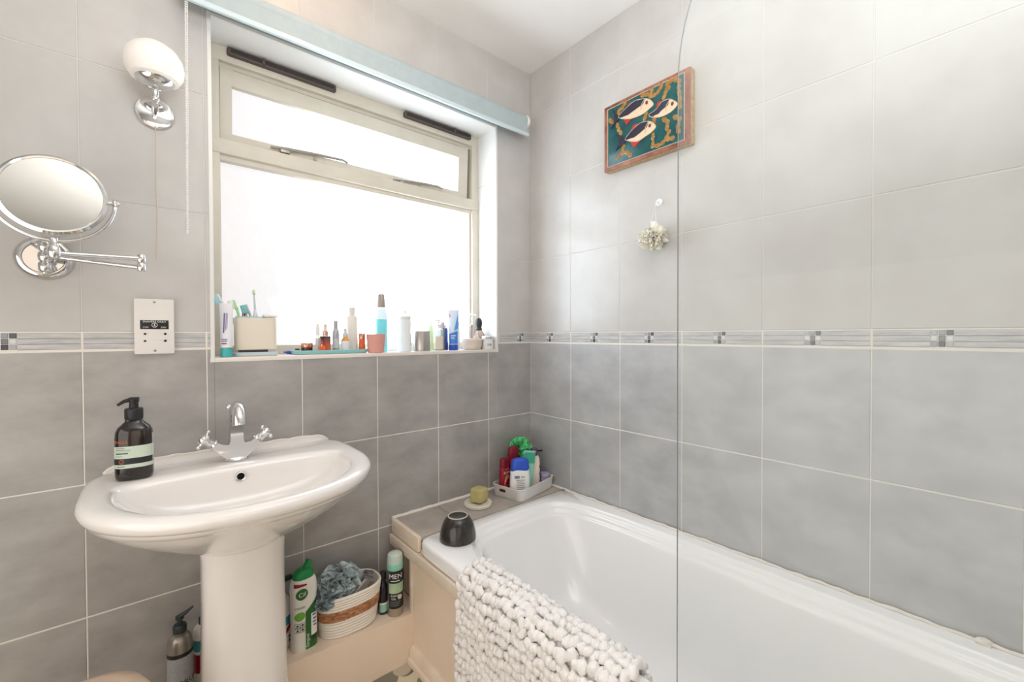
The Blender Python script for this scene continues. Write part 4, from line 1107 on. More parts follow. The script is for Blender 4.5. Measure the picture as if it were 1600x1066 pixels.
# ------------------------------------------------------------------ hook and flower puff on the right wall
b = MB(); b.lathe([(0.013, 0), (0.0135, 0.002), (0.009, 0.005), (0.0035, 0.007), (0.003, 0.014)], seg=24)
b.xf(Matrix.Rotation(-PI / 2, 4, 'Y'))
b.tube([(-0.012, 0, 0), (-0.016, 0, -0.004), (-0.018, 0, -0.012), (-0.024, 0, -0.014), (-0.027, 0, -0.009)], 0.0022, 8)
tag(b.build('wall_hook', mat('clear_plastic', (236, 238, 240), 0.15, coat=0.5), None, (0.0, -0.6655, 0.499)), 'small clear suction hook on the white tiles', 'hook')
M['ivory'] = mat('ivory_petals', (253, 250, 240), 0.7, c2=(248, 241, 222), scale=40, sss=0.6)
pf_ = thing('bath_puff', 'cream flower-shaped bath puff hanging from the wall hook', 'bath puff', (-0.045, -0.6690, 0.372))
b = MB()
rnd = random.Random(3)
for k in range(110):
    d = Vector((rnd.gauss(0, 1) - 0.3, rnd.gauss(0, 1), rnd.gauss(0, 0.8))).normalized()
    t = d.orthogonal().normalized(); t = Matrix.Rotation(rnd.uniform(0, 6.28), 3, d) @ t; q = d.cross(t)
    ln = rnd.uniform(0.036, 0.050); wd = rnd.uniform(0.012, 0.018); cv = rnd.uniform(-0.012, 0.014)
    def fn(u, v, d=d, t=t, q=q, ln=ln, wd=wd, cv=cv):
        w = wd * math.sin(PI * min(1, 0.12 + 0.86 * u)) ** 0.5
        p = d * (0.004 + ln * u) + t * (w * (2 * v - 1)) + q * (cv * u * u + 0.006 * (2 * v - 1) ** 2 * u)
        return Vector((max(-0.055, min(0.040, p.x)), p.y, p.z))
    b.grid(fn, 7, 4)
b.build('petals', M['ivory'], pf_)
b = MB()
for dy in (-0.012, 0.01):
    b.tube([(0.0, dy, 0.03), (0.018, 0.0035 + dy * 0.1, 0.110), (0.0225, 0.0035, 0.1175)], 0.0006, 5)
b.build('hanging_loop', M['white_plastic'], pf_)

# ------------------------------------------------------------------ glazed fish plaque on the right wall
M['terra'] = mat('terracotta_frame', (170, 116, 92), 0.5, c2=(120, 66, 54), scale=24, detail=6, bump=0.15, bscale=80)
M['sand'] = mat('sand_edge', (196, 168, 130), 0.7, c2=(172, 142, 106), scale=120, bump=0.2, bscale=200)
M['teal'] = mat('teal_glaze', (22, 92, 92), 0.3, c2=(14, 66, 70), scale=30, coat=0.1)
M['ochre'] = mat('ochre_glaze', (168, 126, 58), 0.2, c2=(140, 98, 42), scale=40, coat=0.4)
M['fish_blue'] = mat('dark_blue_glaze', (30, 34, 56), 0.18, coat=0.5)
M['fish_cream'] = mat('cream_glaze', (226, 200, 170), 0.25, coat=0.4)
M['fish_red'] = mat('red_glaze', (186, 50, 44), 0.2, coat=0.4)
M['outline'] = mat('pale_outline', (206, 192, 172), 0.5)
pl = thing('wall_plaque', 'glazed tile plaque of three fish among ochre weed on the white wall', 'plaque', (-0.0005, -0.624, 0.779))
pl.scale = (1.5, 0.915, 0.99)
def pc(y, z): return (y + 0.62, z - 0.782)
b = MB(); b.box(-0.0225, 0, -0.187, 0.187, -0.124, 0.124, 0, bev=0.003)
for f_i, f in enumerate(b.f):
    c = sum((b.v[i] for i in f), Vector()) / len(f)
    b.m[f_i] = 0 if c.x < -0.0205 else 1
b.build('frame', [M['terra'], M['sand']], pl)
b = MB(); b.box(-0.0238, -0.02, -0.1655, 0.1655, -0.1085, 0.1085, bev=0.0008); b.build('teal_ground', M['teal'], pl)
b = MB()
cor = [(-0.1665, -0.1095), (0.1665, -0.1095), (0.1665, 0.1095), (-0.1665, 0.1095)]
for i in range(4):
    b.tube([(-0.0235, *cor[i]), (-0.0235, *cor[(i + 1) % 4])], 0.0012, 6)
b.build('inner_border', M['outline'], pl)
def px3(t): return lambda a, c, d: (-d, a, c)
def smooth_closed(pts, n=5):
    out = []; m = len(pts)
    for i in range(m):
        p0, p1, p2, p3 = pts[i - 1], pts[i], pts[(i + 1) % m], pts[(i + 2) % m]
        for k in range(n):
            t = k / n
            out.append(tuple(0.5 * ((2 * p1[j]) + (p2[j] - p0[j]) * t + (2 * p0[j] - 5 * p1[j] + 4 * p2[j] - p3[j]) * t * t + (3 * p1[j] - p0[j] - 3 * p2[j] + p3[j]) * t ** 3) for j in (0, 1)))
    return out
def fish(top, bot, tail, head, eye, fins, cut=None):
    """top: outline tail->mouth along the back; bot: mouth->tail along the belly"""
    body = smooth_closed([pc(*p) for p in top + bot], 4)
    o_ = MB(); o_.prism(body, px3(0), 0.0230, 0.0252)
    f = o_.build('fish', M['fish_cream'], pl, ang=30)
    # dark back: upper outline down to the middle line
    nt_ = len(top)
    mid = []
    for i in range(nt_ - 1):
        tpt = top[i]; k = min(len(bot) - 1, int(round((1 - i / (nt_ - 1)) * (len(bot) - 1))))
        bpt = bot[k]
        mid.append((tpt[0] * 0.5 + bpt[0] * 0.5, tpt[1] * 0.40 + bpt[1] * 0.60))
    hy = head[1][0]
    topc = [p for p in top if p[0] >= hy] + [head[1]]
    midc = [p for p in mid if p[0] >= hy + 0.01] + [((head[0][0] + head[1][0]) / 2, (head[0][1] + head[1][1]) / 2)]
    poly = [pc(*p) for p in topc] + [pc(*p) for p in reversed(midc)]
    o_ = MB(); o_.prism(poly, px3(0), 0.0250, 0.0257); o_.build('dark_back', M['fish_blue'], f)
    if tail:
        o_ = MB(); o_.prism([pc(*p) for p in tail], px3(0), 0.0230, 0.0254); o_.build('tail', M['fish_blue'], f)
    for fn_ in fins:
        o_ = MB(); o_.prism([pc(*p) for p in fn_], px3(0), 0.0230, 0.0250); o_.build('fin', M['fish_red'], f)
    if eye:
        o_ = MB(); e_ = pc(*eye); o_.ico((-0.0255, e_[0], e_[1]), (0.0012, 0.0062, 0.0068), 2); o_.build('eye', mat('brown_eye', (120, 60, 40), 0.3), f)
    o_ = MB(); o_.tube([(-0.0254, *p) for p in body], 0.0011, 5, closed=True)
    h0, h1 = pc(*head[0]), pc(*head[1])
    o_.tube([(-0.0258, *h1), (-0.0258, (h0[0] + h1[0]) / 2 + 0.006, (h0[1] + h1[1]) / 2), (-0.0258, *h0)], 0.0011, 5)
    o_.build('raised_outline', M['outline'], f)
fish([(-0.509, 0.847), (-0.541, 0.863), (-0.584, 0.875), (-0.626, 0.867), (-0.65, 0.855), (-0.666, 0.833)], [(-0.65, 0.824), (-0.618, 0.815), (-0.567, 0.818), (-0.523, 0.833)],
     [(-0.511, 0.849), (-0.495, 0.862), (-0.478, 0.882), (-0.487, 0.852), (-0.487, 0.842), (-0.470, 0.813), (-0.496, 0.828), (-0.514, 0.838)], [(-0.611, 0.835), (-0.63, 0.866)], (-0.637, 0.849),
     [[(-0.541, 0.863), (-0.558, 0.879), (-0.580, 0.875)], [(-0.534, 0.825), (-0.545, 0.803), (-0.569, 0.816)]])
fish([(-0.541, 0.753), (-0.572, 0.774), (-0.61, 0.787), (-0.642, 0.782), (-0.662, 0.771), (-0.676, 0.752)], [(-0.658, 0.739), (-0.634, 0.733), (-0.593, 0.726), (-0.55, 0.744)],
     [(-0.545, 0.754), (-0.520, 0.768), (-0.494, 0.785), (-0.510, 0.757), (-0.510, 0.748), (-0.494, 0.724), (-0.525, 0.735), (-0.55, 0.744)], [(-0.63, 0.746), (-0.646, 0.781)], (-0.650, 0.764),
     [[(-0.563, 0.772), (-0.578, 0.792), (-0.606, 0.789)], [(-0.563, 0.735), (-0.58, 0.709), (-0.612, 0.726)]])
fish([(-0.646, 0.802), (-0.678, 0.811), (-0.699, 0.827), (-0.727, 0.827), (-0.749, 0.813), (-0.762, 0.797)], [(-0.744, 0.783), (-0.72, 0.778), (-0.695, 0.779), (-0.666, 0.787)],
     None, [(-0.716, 0.79), (-0.732, 0.824)], (-0.742, 0.806), [[(-0.674, 0.814), (-0.685, 0.836), (-0.700, 0.829)]])
weeds = [[(-0.541, 0.889), (-0.527, 0.875), (-0.505, 0.868), (-0.512, 0.846)], [(-0.500, 0.822), (-0.507, 0.80), (-0.521, 0.778)], [(-0.463, 0.850), (-0.482, 0.832)], [(-0.500, 0.695), (-0.524, 0.708), (-0.532, 0.732)], [(-0.524, 0.708), (-0.548, 0.702), (-0.567, 0.683)],
         [(-0.615, 0.884), (-0.638, 0.880), (-0.658, 0.863), (-0.680, 0.868), (-0.693, 0.880), (-0.697, 0.886)], [(-0.650, 0.868), (-0.657, 0.886)], [(-0.626, 0.797), (-0.632, 0.812)], [(-0.668, 0.772), (-0.664, 0.80)],
         [(-0.706, 0.840), (-0.714, 0.856), (-0.720, 0.868)], [(-0.706, 0.769), (-0.722, 0.753), (-0.719, 0.727)], [(-0.662, 0.730), (-0.662, 0.690), (-0.690, 0.684), (-0.720, 0.695), (-0.742, 0.692)], [(-0.715, 0.697), (-0.727, 0.718)],
         [(-0.736, 0.885), (-0.720, 0.880), (-0.728, 0.862)], [(-0.747, 0.886), (-0.768, 0.872), (-0.765, 0.847), (-0.770, 0.815), (-0.770, 0.786)], [(-0.749, 0.761), (-0.770, 0.746), (-0.760, 0.716), (-0.767, 0.704)]]
for wv in weeds:
    P_ = [Vector((0, *pc(*p))) for p in wv]
    pts = []
    for a, c in zip(P_[:-1], P_[1:]):
        pts += [a + (c - a) * (i / 4) for i in range(4)]
    pts.append(P_[-1])
    b = MB()
    for i, p in enumerate(pts):
        w = 0.0072 + 0.0022 * math.sin(i * 2.1)
        b.ico((-0.0238, p.y, p.z), (0.0018, w, w), 2)
    b.build('weed', M['ochre'], pl)

# ------------------------------------------------------------------ things on the window sill
Z = SILL + 0.001
def simple(name, label, cat, x, y, parts, rz=0.0, z=Z, tilt=None, group=None):
    """parts: list of (name, profile, material, kwargs)"""
    o = thing(name, label, cat, (x, y, z), rz, tilt=tilt, group=group)
    for nm, pr, mt, kw in parts:
        kw = dict(kw); ms = kw.pop('ms', None)
        b = MB(); b.lathe(pr, seg=kw.pop('seg', 30), ms=ms, cap1=kw.pop('cap1', True), **kw)
        b.build(nm, mt, o)
    return o
M['clear'] = mat('clear_plastic_bottle', (232, 236, 236), 0.08, trans=0.55, ior=1.2)
M['teal_cap'] = mat('teal_cap', (70, 176, 176), 0.35)
M['tp_white'] = mat('tube_white', (232, 232, 236), 0.35)
M['violet_ink'] = mat('violet_ink', (110, 100, 160), 0.5)
o = thing('toothpaste_tube', 'white toothpaste tube standing on its teal cap at the left end of the sill', 'toothpaste', (-1.2005, 0.018, Z), -0.5)
b = MB(); b.lathe([(0.0145, 0), (0.0155, 0.001), (0.0145, 0.027), (0.013, 0.028)], seg=28); b.build('cap', M['teal_cap'], o)
b = MB(); tube_mesh(b, 0.036, 0.001, 0.158, 0.028, 0.0155); b.build('tube_body', M['tp_white'], o)
tpf = lambda x, z: (x, -(0.0155 * (1 - (z - 0.028) / 0.13) ** 0.8 + 0.001) * math.sqrt(max(0.0, 1 - (x / 0.0185) ** 2)) - 0.0006, z)
print_lines([(-0.004, -0.0005, 0.100, 0.058), (0.002, 0.0035, 0.104, 0.050), (0.0055, 0.0065, 0.106, 0.045)], tpf, M['violet_ink'], o)
print_lines([(-0.009, 0.008, 0.052, 0.0025), (-0.008, 0.007, 0.047, 0.0025)], tpf, M['violet_ink'], o)
print_lines([(-0.007, 0.006, 0.040, 0.003)], tpf, M['red'], o)

# toothbrush caddy
M['caddy'] = mat('caddy_cream', (226, 216, 200), 0.45)
M['caddy_tray'] = mat('caddy_tray', (200, 214, 216), 0.4)
M['aqua'] = mat('aqua_plastic', (190, 226, 222), 0.3)
o = thing('toothbrush_caddy', 'cream box-shaped toothbrush caddy with pale blue base on the sill', 'toothbrush holder', (-1.119, 0.062, Z), -0.06)
b = MB()
def rb(a, c, z, n=6): return [(a * spow(math.cos(t), 2 / n), c * spow(math.sin(t), 2 / n), z) for t in [2 * PI * i / 48 + 0.001 for i in range(48)]]
b.rings([rb(0.054, 0.030, 0.019), rb(0.0565, 0.0325, 0.020), rb(0.0565, 0.0325, 0.116), rb(0.0555, 0.0315, 0.1175), rb(0.053, 0.029, 0.1165), rb(0.052, 0.028, 0.108)]); b.build('caddy_box', M['caddy'], o)
b = MB(); b.rings([rb(0.056, 0.034, 0.0), rb(0.0585, 0.0365, 0.002), rb(0.0595, 0.0375, 0.011), rb(0.0575, 0.0355, 0.0125), rb(0.055, 0.033, 0.010)]); b.build('base_tray', M['caddy_tray'], o)
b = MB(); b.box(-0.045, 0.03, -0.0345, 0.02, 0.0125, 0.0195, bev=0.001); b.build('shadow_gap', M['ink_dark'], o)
b = MB()
b.rings([rb(0.036, 0.022, 0.115), rb(0.037, 0.023, 0.122), rb(0.034, 0.020, 0.1225), rb(0.032, 0.018, 0.115)]); b.v = [v + Vector((-0.016, 0, 0)) for v in b.v]
b.build('inner_cup', M['aqua'], o)
CZ = Z + 0.10
M['lime'] = mat('lime_plastic', (176, 232, 170), 0.35)
M['bristle_w'] = mat('white_bristles', (236, 238, 234), 0.8)
M['bristle_t'] = mat('teal_bristles', (130, 196, 200), 0.8)
def brush(x, y, lean, h, hm, bm_, lab, rz=0.0):
    o = thing('toothbrush', lab, 'toothbrush', (x, y, CZ), rz, tilt=(0, lean, 0))
    b = MB(); b.tube([(0, 0, 0), (0, 0, h * 0.5), (0.001, 0, h * 0.75), (0, 0, h)], [0.0048, 0.0042, 0.0034, 0.0052], 10)
    b.box(-0.0035, 0.0025, -0.006, 0.006, h - 0.006, h + 0.022, bev=0.002); b.build('handle', hm, o)
    b = MB(); b.box(-0.017, -0.003, -0.0062, 0.0062, h - 0.004, h + 0.022, bev=0.0015); b.build('bristles', bm_, o)
brush(-1.158, 0.06, -0.24, 0.052, M['lime'], M['bristle_w'], 'green handled toothbrush leaning left in the caddy')
brush(-1.1265, 0.058, -0.28, 0.040, mat('grey_handle', (186, 190, 196), 0.3), M['bristle_t'], 'grey toothbrush with teal bristles in the caddy')
brush(-1.170, 0.085, -0.46, 0.078, mat('white_handle', (240, 240, 240), 0.3), mat('blue_bristles', (176, 220, 232), 0.8), 'white toothbrush with blue bristles leaning into the window corner')
o = thing('electric_toothbrush', 'tall white electric toothbrush with a slim head in the caddy', 'toothbrush', (-1.1165, 0.064, CZ), 0, tilt=(0, -0.05, 0))
b = MB(); b.lathe([(0.0085, 0), (0.009, 0.018), (0.0055, 0.034), (0.0035, 0.045)], seg=20); b.build('handle', M['tp_white'], o)
b = MB(); b.tube([(0, 0, 0.044), (0, 0, 0.09)], [0.0034, 0.0022], 10); b.ico((0, 0, 0.098), (0.005, 0.004, 0.010), 2); b.build('brush_neck', mat('pale_neck', (200, 206, 208), 0.3), o)
b = MB(); b.ico((-0.0005, -0.004, 0.099), (0.004, 0.0035, 0.007), 2); b.build('bristles', mat('yellow_green_bristles', (206, 222, 170), 0.8), o)
o = thing('travel_tube', 'small white tube with red lettering standing in the caddy', 'tube', (-1.145, 0.075, CZ), -0.5)
b = MB(); tube_mesh(b, 0.017, 0.001, 0.042, 0.0, 0.007); b.build('tube_body', M['tp_white'], o)
print_lines([(-0.0045, -0.0025, 0.028, 0.022), (0.001, 0.0035, 0.028, 0.022)], lambda x, z: (x, -0.0072, z), M['red'], o)
b = MB(); b.ico((0, 0, 0.008), (0.020, 0.014, 0.010), 3, jit=0.25)
tag(b.build('cotton_pad', mat('cotton', (245, 245, 244), 0.9), None, (-1.079, 0.062, Z + 0.1170)), 'white cotton pad on the right rim of the caddy', 'cotton pad')
b = MB(); b.lathe([(0.004, 0), (0.0055, 0.001), (0.0055, 0.012), (0.003, 0.016), (0.002, 0.024), (0.0005, 0.025)], seg=16)
b.xf(Matrix.Translation((0, 0, 0.006)) @ Matrix.Rotation(-PI / 2 + 0.1, 4, 'Y'))
tag(b.build('nozzle_cap', mat('blue_nozzle', (52, 72, 180), 0.35), None, (-1.012, 0.080, Z)), 'tiny blue nozzle lying between caddy and teal tray', 'cap')

# teal tray and its cosmetics
M['tray_teal'] = mat('tray_teal', (150, 200, 200), 0.35)
b = MB()
def ob(a, c, z): return [(a * spow(math.cos(t), 2 / 5), c * spow(math.sin(t), 2 / 5), z) for t in [2 * PI * i / 60 + 0.001 for i in range(60)]]
b.rings([ob(0.116, 0.036, 0.0), ob(0.120, 0.040, 0.001), ob(0.1245, 0.0445, 0.013), ob(0.123, 0.043, 0.0137), ob(0.119, 0.039, 0.007), ob(0.02, 0.01, 0.006)])
tag(b.build('cosmetics_tray', M['tray_teal'], None, (-0.893, 0.058, Z)), 'long pale teal tray holding small cosmetics bottles', 'tray')
ZT = Z + 0.0066
M['copper'] = mat('copper_metal', (214, 160, 134), 0.22, 0.9)
M['brown_glass'] = mat('brown_glass', (74, 28, 20), 0.1, coat=0.5)
M['rose'] = mat('rose_metal', (214, 176, 160), 0.25, 0.6)
simple('cream_jar', 'brown glass jar with a copper lid on the teal tray', 'jar', -0.9695, 0.058, [
    ('jar_body', [(0.0165, 0), (0.018, 0.002), (0.018, 0.014), (0.0175, 0.0165)], M['brown_glass'], {}),
    ('lid', [(0.0184, 0.0165), (0.0187, 0.018), (0.0187, 0.0295), (0.018, 0.031), (0, 0.031)], M['copper'], {'cap1': False})], z=ZT)
simple('tiny_pot', 'tiny dark pot left of the brown jar on the teal tray', 'jar', -0.9985, 0.062, [
    ('pot_body', [(0.0055, 0), (0.0063, 0.001), (0.0063, 0.008)], M['tp_white'], {}),
    ('lid', [(0.0066, 0.008), (0.0066, 0.0125), (0, 0.013)], M['ink_dark'], {'cap1': False})], z=ZT)
simple('spray_bottle', 'small clear spray bottle with pointed white cap on the tray', 'bottle', -0.928, 0.080, [
    ('bottle_body', [(0.0075, 0), (0.0082, 0.001), (0.0082, 0.052), (0.006, 0.058), (0.005, 0.060)], M['clear'], {}),
    ('label_band', [(0.0084, 0.006), (0.0084, 0.047)], M['tp_white'], {}),
    ('cap', [(0.0068, 0.058), (0.0068, 0.074), (0.005, 0.092), (0.003, 0.0965), (0, 0.097)], M['white_plastic'], {'cap1': False})], z=ZT)
M['orange'] = mat('orange_glass', (226, 96, 40), 0.12, coat=0.5)
o = thing('serum_bottle', 'square amber and orange serum bottle with a rose dropper on the tray', 'bottle', (-0.911, 0.054, ZT), -0.35)
def fade_mat():
    m = mat('amber_fade', (226, 98, 40), 0.12, coat=0.5)
    nt = m.node_tree; L = nt.links.new
    tc = nt.nodes.new('ShaderNodeTexCoord'); sx_ = nt.nodes.new('ShaderNodeSeparateXYZ'); mr = nt.nodes.new('ShaderNodeMapRange'); r = nt.nodes.new('ShaderNodeValToRGB')
    mr.inputs['From Min'].default_value = 0.012; mr.inputs['From Max'].default_value = 0.05
    r.color_ramp.elements[0].color = lin((232, 104, 44)); r.color_ramp.elements[1].color = lin((44, 26, 34))
    e = r.color_ramp.elements.new(0.5); e.color = lin((150, 52, 34))
    L(tc.outputs['Object'], sx_.inputs[0]); L(sx_.outputs['Z'], mr.inputs[0]); L(mr.outputs[0], r.inputs[0]); L(r.outputs[0], nt.nodes['Principled BSDF'].inputs['Base Color'])
    return m
b = MB(); b.box(-0.0165, 0.0165, -0.0095, 0.0095, 0, 0.054, bev=0.003, seg=3); b.build('bottle_body', fade_mat(), o)
b = MB(); b.lathe([(0.0085, 0.0545), (0.009, 0.056), (0.009, 0.070), (0.006, 0.073), (0.0045, 0.075), (0.0045, 0.091), (0.003, 0.095), (0, 0.096)], seg=22, cap1=False); b.build('dropper_cap', M['rose'], o)
o = thing('serum_box_bottle', 'low orange glass bottle in front of the dark serum bottle', 'bottle', (-0.928, 0.034, ZT), -0.35); o.name = 'orange_vial'
b = MB(); b.box(-0.011, 0.011, -0.007, 0.007, 0, 0.021, bev=0.0025, seg=3); b.build('vial_body', M['orange'], o)
b = MB(); b.lathe([(0.0045, 0.021), (0.0045, 0.027), (0, 0.0275)], seg=16, cap1=False); b.build('vial_cap', M['copper'], o)
M['silver_spray'] = mat('silver_can', (178, 182, 188), 0.3, 0.5)
simple('mist_bottle', 'slim silver-grey mist bottle on the teal tray', 'bottle', -0.8735, 0.062, [
    ('bottle_body', [(0.011, 0), (0.0115, 0.002), (0.0115, 0.062), (0.0095, 0.074), (0.007, 0.079)], M['silver_spray'], {}),
    ('cap', [(0.0068, 0.079), (0.0066, 0.104), (0.0055, 0.107), (0, 0.1075)], mat('grey_cap', (166, 170, 174), 0.35), {'cap1': False}),
    ('label_band', [(0.0117, 0.012), (0.0117, 0.045)], mat('pale_grey_label', (206, 208, 212), 0.5), {})], z=ZT)
M['honey'] = mat('honey_glass', (222, 146, 46), 0.12, coat=0.4)
simple('dropper_bottle', 'honey coloured dropper bottle with white label on the tray', 'bottle', -0.8465, 0.046, [
    ('bottle_body', [(0.0135, 0), (0.0142, 0.002), (0.0142, 0.038), (0.010, 0.046), (0.0075, 0.049), (0.0075, 0.052)], M['honey'], {}),
    ('label_band', [(0.0145, 0.003), (0.0145, 0.037)], M['tp_white'], {}),
    ('dropper_cap', [(0.0085, 0.051), (0.0088, 0.062), (0.005, 0.065), (0.0045, 0.078), (0.003, 0.081), (0, 0.0815)], mat('grey_rubber', (206, 206, 206), 0.5), {'cap1': False})], z=ZT)
simple('toner_bottle', 'tall white cylindrical bottle at the back of the teal tray', 'bottle', -0.8115, 0.074, [
    ('bottle_body', [(0.0185, 0), (0.0195, 0.002), (0.0195, 0.122), (0.0175, 0.1255)], mat('bone_plastic', (232, 228, 220), 0.35), {}),
    ('cap', [(0.0105, 0.1255), (0.0108, 0.155), (0.0095, 0.157), (0, 0.158)], mat('bone_cap', (222, 220, 212), 0.35), {'cap1': False})], z=ZT)
simple('orange_bottle', 'small orange bottle with copper cap at the right of the tray', 'bottle', -0.7845, 0.052, [
    ('bottle_body', [(0.0105, 0), (0.0112, 0.002), (0.0112, 0.040), (0.010, 0.0425)], M['orange'], {}),
    ('cap', [(0.0112, 0.0425), (0.0115, 0.044), (0.0115, 0.062), (0.0105, 0.0635), (0, 0.064)], M['copper'], {'cap1': False})], z=ZT)

M['pink'] = mat('pink_ceramic', (222, 160, 150), 0.5)
b = MB(); b.lathe([(0.026, 0), (0.028, 0.001), (0.0345, 0.066), (0.0335, 0.0675), (0.0322, 0.066), (0.027, 0.006), (0, 0.005)], seg=40, cap1=False)
tag(b.build('tumbler', M['pink'], None, (-0.7445, 0.022, Z)), 'pink tapered tumbler at the front of the sill', 'cup')
M['turquoise'] = mat('turquoise_liquid', (126, 226, 236), 0.08, emit=(110, 225, 235), estr=0.12)  # faint glow painted into the liquid by emission
M['clear_neck'] = mat('clear_neck', (214, 226, 230), 0.08, trans=0.3, ior=1.2)
simple('mouthwash_bottle', 'turquoise mouthwash bottle with a grey-brown cap behind the pink tumbler', 'bottle', -0.7085, 0.058, [
    ('liquid_body', [(0.019, 0), (0.021, 0.003), (0.021, 0.122)], M['turquoise'], {'n': 3.0, 'sy': 0.75}),
    ('clear_neck', [(0.021, 0.122), (0.021, 0.140), (0.0165, 0.158), (0.013, 0.164)], M['clear_neck'], {'n': 2.6, 'sy': 0.8}),
    ('cap', [(0.0162, 0.166), (0.0165, 0.168), (0.0122, 0.214), (0.0115, 0.216), (0, 0.216)], mat('taupe_cap', (170, 158, 150), 0.3, 0.3), {'cap1': False, 'seg': 40})])
simple('white_squeeze_bottle', 'white waisted bottle with domed cap at the middle of the sill', 'bottle', -0.6155, 0.058, [
    ('bottle_body', [(0.025, 0), (0.0272, 0.003), (0.0272, 0.06), (0.0245, 0.078), (0.0262, 0.095), (0.027, 0.118), (0.024, 0.128)], mat('milky_plastic', (238, 241, 243), 0.3), {}),
    ('cap', [(0.0285, 0.128), (0.029, 0.131), (0.027, 0.137), (0.016, 0.143), (0.010, 0.155), (0.008, 0.16), (0, 0.1605)], M['white_plastic'], {'cap1': False})])
b = MB(); b.lathe([(0.032, 0), (0.0335, 0.0015), (0.0335, 0.078), (0.033, 0.0795), (0.032, 0.078), (0.032, 0.003), (0, 0.002)], seg=48, cap1=False)
tag(b.build('steel_cup', M['steel'], None, (-0.5435, 0.052, Z)), 'stainless steel cup on the sill', 'cup')
simple('green_bottle', 'pale green tinted bottle behind the steel cup', 'bottle', -0.4815, 0.092, [
    ('bottle_body', [(0.0125, 0), (0.0135, 0.002), (0.0135, 0.092), (0.009, 0.100)], mat('pale_green_plastic', (206, 226, 176), 0.3), {}),
    ('cap', [(0.0095, 0.100), (0.0095, 0.118), (0, 0.119)], M['white_plastic'], {'cap1': False})])
o = simple('lotion_pump', 'clear pump bottle half full of cream lotion on the sill', 'bottle', -0.4635, 0.056, [
    ('lotion_body', [(0.018, 0.002), (0.0195, 0.005), (0.0195, 0.058)], mat('beige_lotion', (222, 210, 194), 0.3), {}),
    ('clear_shoulder', [(0.0198, 0.058), (0.0198, 0.078), (0.016, 0.088), (0.009, 0.093)], M['clear_neck'], {}),
    ('bottle_foot', [(0.019, 0), (0.0198, 0.001), (0.0198, 0.006)], M['grey_metal'], {})])
b = MB(); b.lathe([(0.010, 0.092), (0.0105, 0.106), (0.004, 0.108), (0.004, 0.118), (0.007, 0.119), (0.007, 0.126), (0, 0.127)], seg=20, cap1=False); b.tube([(0, 0, 0.122), (-0.026, -0.004, 0.120)], 0.0032, 8)
b.build('pump_head', M['white_plastic'], o)
simple('dark_spray', 'narrow dark grey bottle with pinkish cap left of the blue tube', 'bottle', -0.4365, 0.072, [
    ('bottle_body', [(0.010, 0), (0.011, 0.002), (0.011, 0.085), (0.010, 0.09)], mat('dark_grey_bottle', (120, 116, 120), 0.3), {}),
    ('cap', [(0.0105, 0.09), (0.0105, 0.116), (0, 0.117)], mat('mauve_cap', (196, 176, 176), 0.35), {'cap1': False})])
simple('navy_bottle', 'navy blue bottle standing behind the blue tube', 'bottle', -0.4165, 0.082, [
    ('bottle_body', [(0.011, 0), (0.012, 0.002), (0.012, 0.085), (0.009, 0.092)], mat('navy_bottle', (54, 78, 150), 0.3), {}),
    ('cap', [(0.009, 0.092), (0.009, 0.104), (0, 0.105)], M['white_plastic'], {'cap1': False})])
M['sky_tube'] = mat('sky_blue_tube', (206, 222, 240), 0.3)
M['mid_blue'] = mat('mid_blue_print', (70, 130, 216), 0.35)
o = thing('face_wash_tube', 'blue and white squeeze tube standing on its dark blue cap', 'tube', (-0.3995, 0.044, Z), -0.6)
b = MB(); b.lathe([(0.0185, 0), (0.019, 0.001), (0.019, 0.022), (0.0175, 0.0235)], seg=28); b.build('cap', mat('royal_cap', (44, 84, 190), 0.3), o)
b = MB(); tube_mesh(b, 0.044, 0.001, 0.168, 0.0235, 0.0185); b.build('tube_body', M['sky_tube'], o)
def tb(x, z):
    f = (z - 0.0235) / (0.168 - 0.0235); hw = 0.0185 + 0.0035 * f; th = 0.0185 * (1 - f) ** 0.8 + 0.001 * f
    return (x, -th * math.sqrt(max(0.0, 1 - (x / hw) ** 2)) - 0.0006, z)
b = MB(); b.grid(lambda u, v: tb(-0.0175 + 0.035 * u, 0.026 + (0.042 + 0.012 * u) * v), 10, 6); b.build('blue_panel', M['mid_blue'], o)
b = MB(); b.grid(lambda u, v: tb(0.004 + 0.016 * u, 0.08 + (0.055 * u + 0.01) * v + 0.01 * u), 6, 4); b.build('blue_wave', mat('azure', (96, 160, 232), 0.35), o)
b = MB(); b.grid(lambda u, v: tb(-0.019 + 0.010 * u, 0.138 + 0.020 * (1 - u) * v), 4, 2); b.build('coral_flash', mat('coral', (226, 130, 130), 0.4), o)
print_lines([(-0.012, 0.010, 0.060, 0.003), (-0.012, 0.004, 0.053, 0.0022), (-0.012, 0.007, 0.0475, 0.0018)], lambda x, z: (x, tb(x, z)[1] - 0.0006, z), M['ink_white'], o)
simple('pale_bottle', 'slim off-white bottle just right of the blue tube', 'bottle', -0.357, 0.082, [
    ('bottle_body', [(0.0105, 0), (0.0115, 0.002), (0.0115, 0.088), (0.008, 0.098)], mat('offwhite_bottle', (222, 222, 220), 0.35), {}),
    ('cap', [(0.009, 0.098), (0.0095, 0.122), (0.006, 0.128), (0, 0.1285)], M['white_plastic'], {'cap1': False})])
M['bowl_cream'] = mat('cream_bowl', (226, 212, 200), 0.4)
b = MB(); b.lathe([(0.034, 0), (0.037, 0.002), (0.043, 0.016), (0.0445, 0.036), (0.0462, 0.038), (0.0462, 0.047), (0.0448, 0.048), (0.043, 0.046), (0.039, 0.012), (0, 0.007)], seg=44, cap1=False)
tag(b.build('shaving_bowl', M['bowl_cream'], None, (-0.3085, 0.042, Z)), 'cream shaving bowl near the right end of the sill', 'bowl')
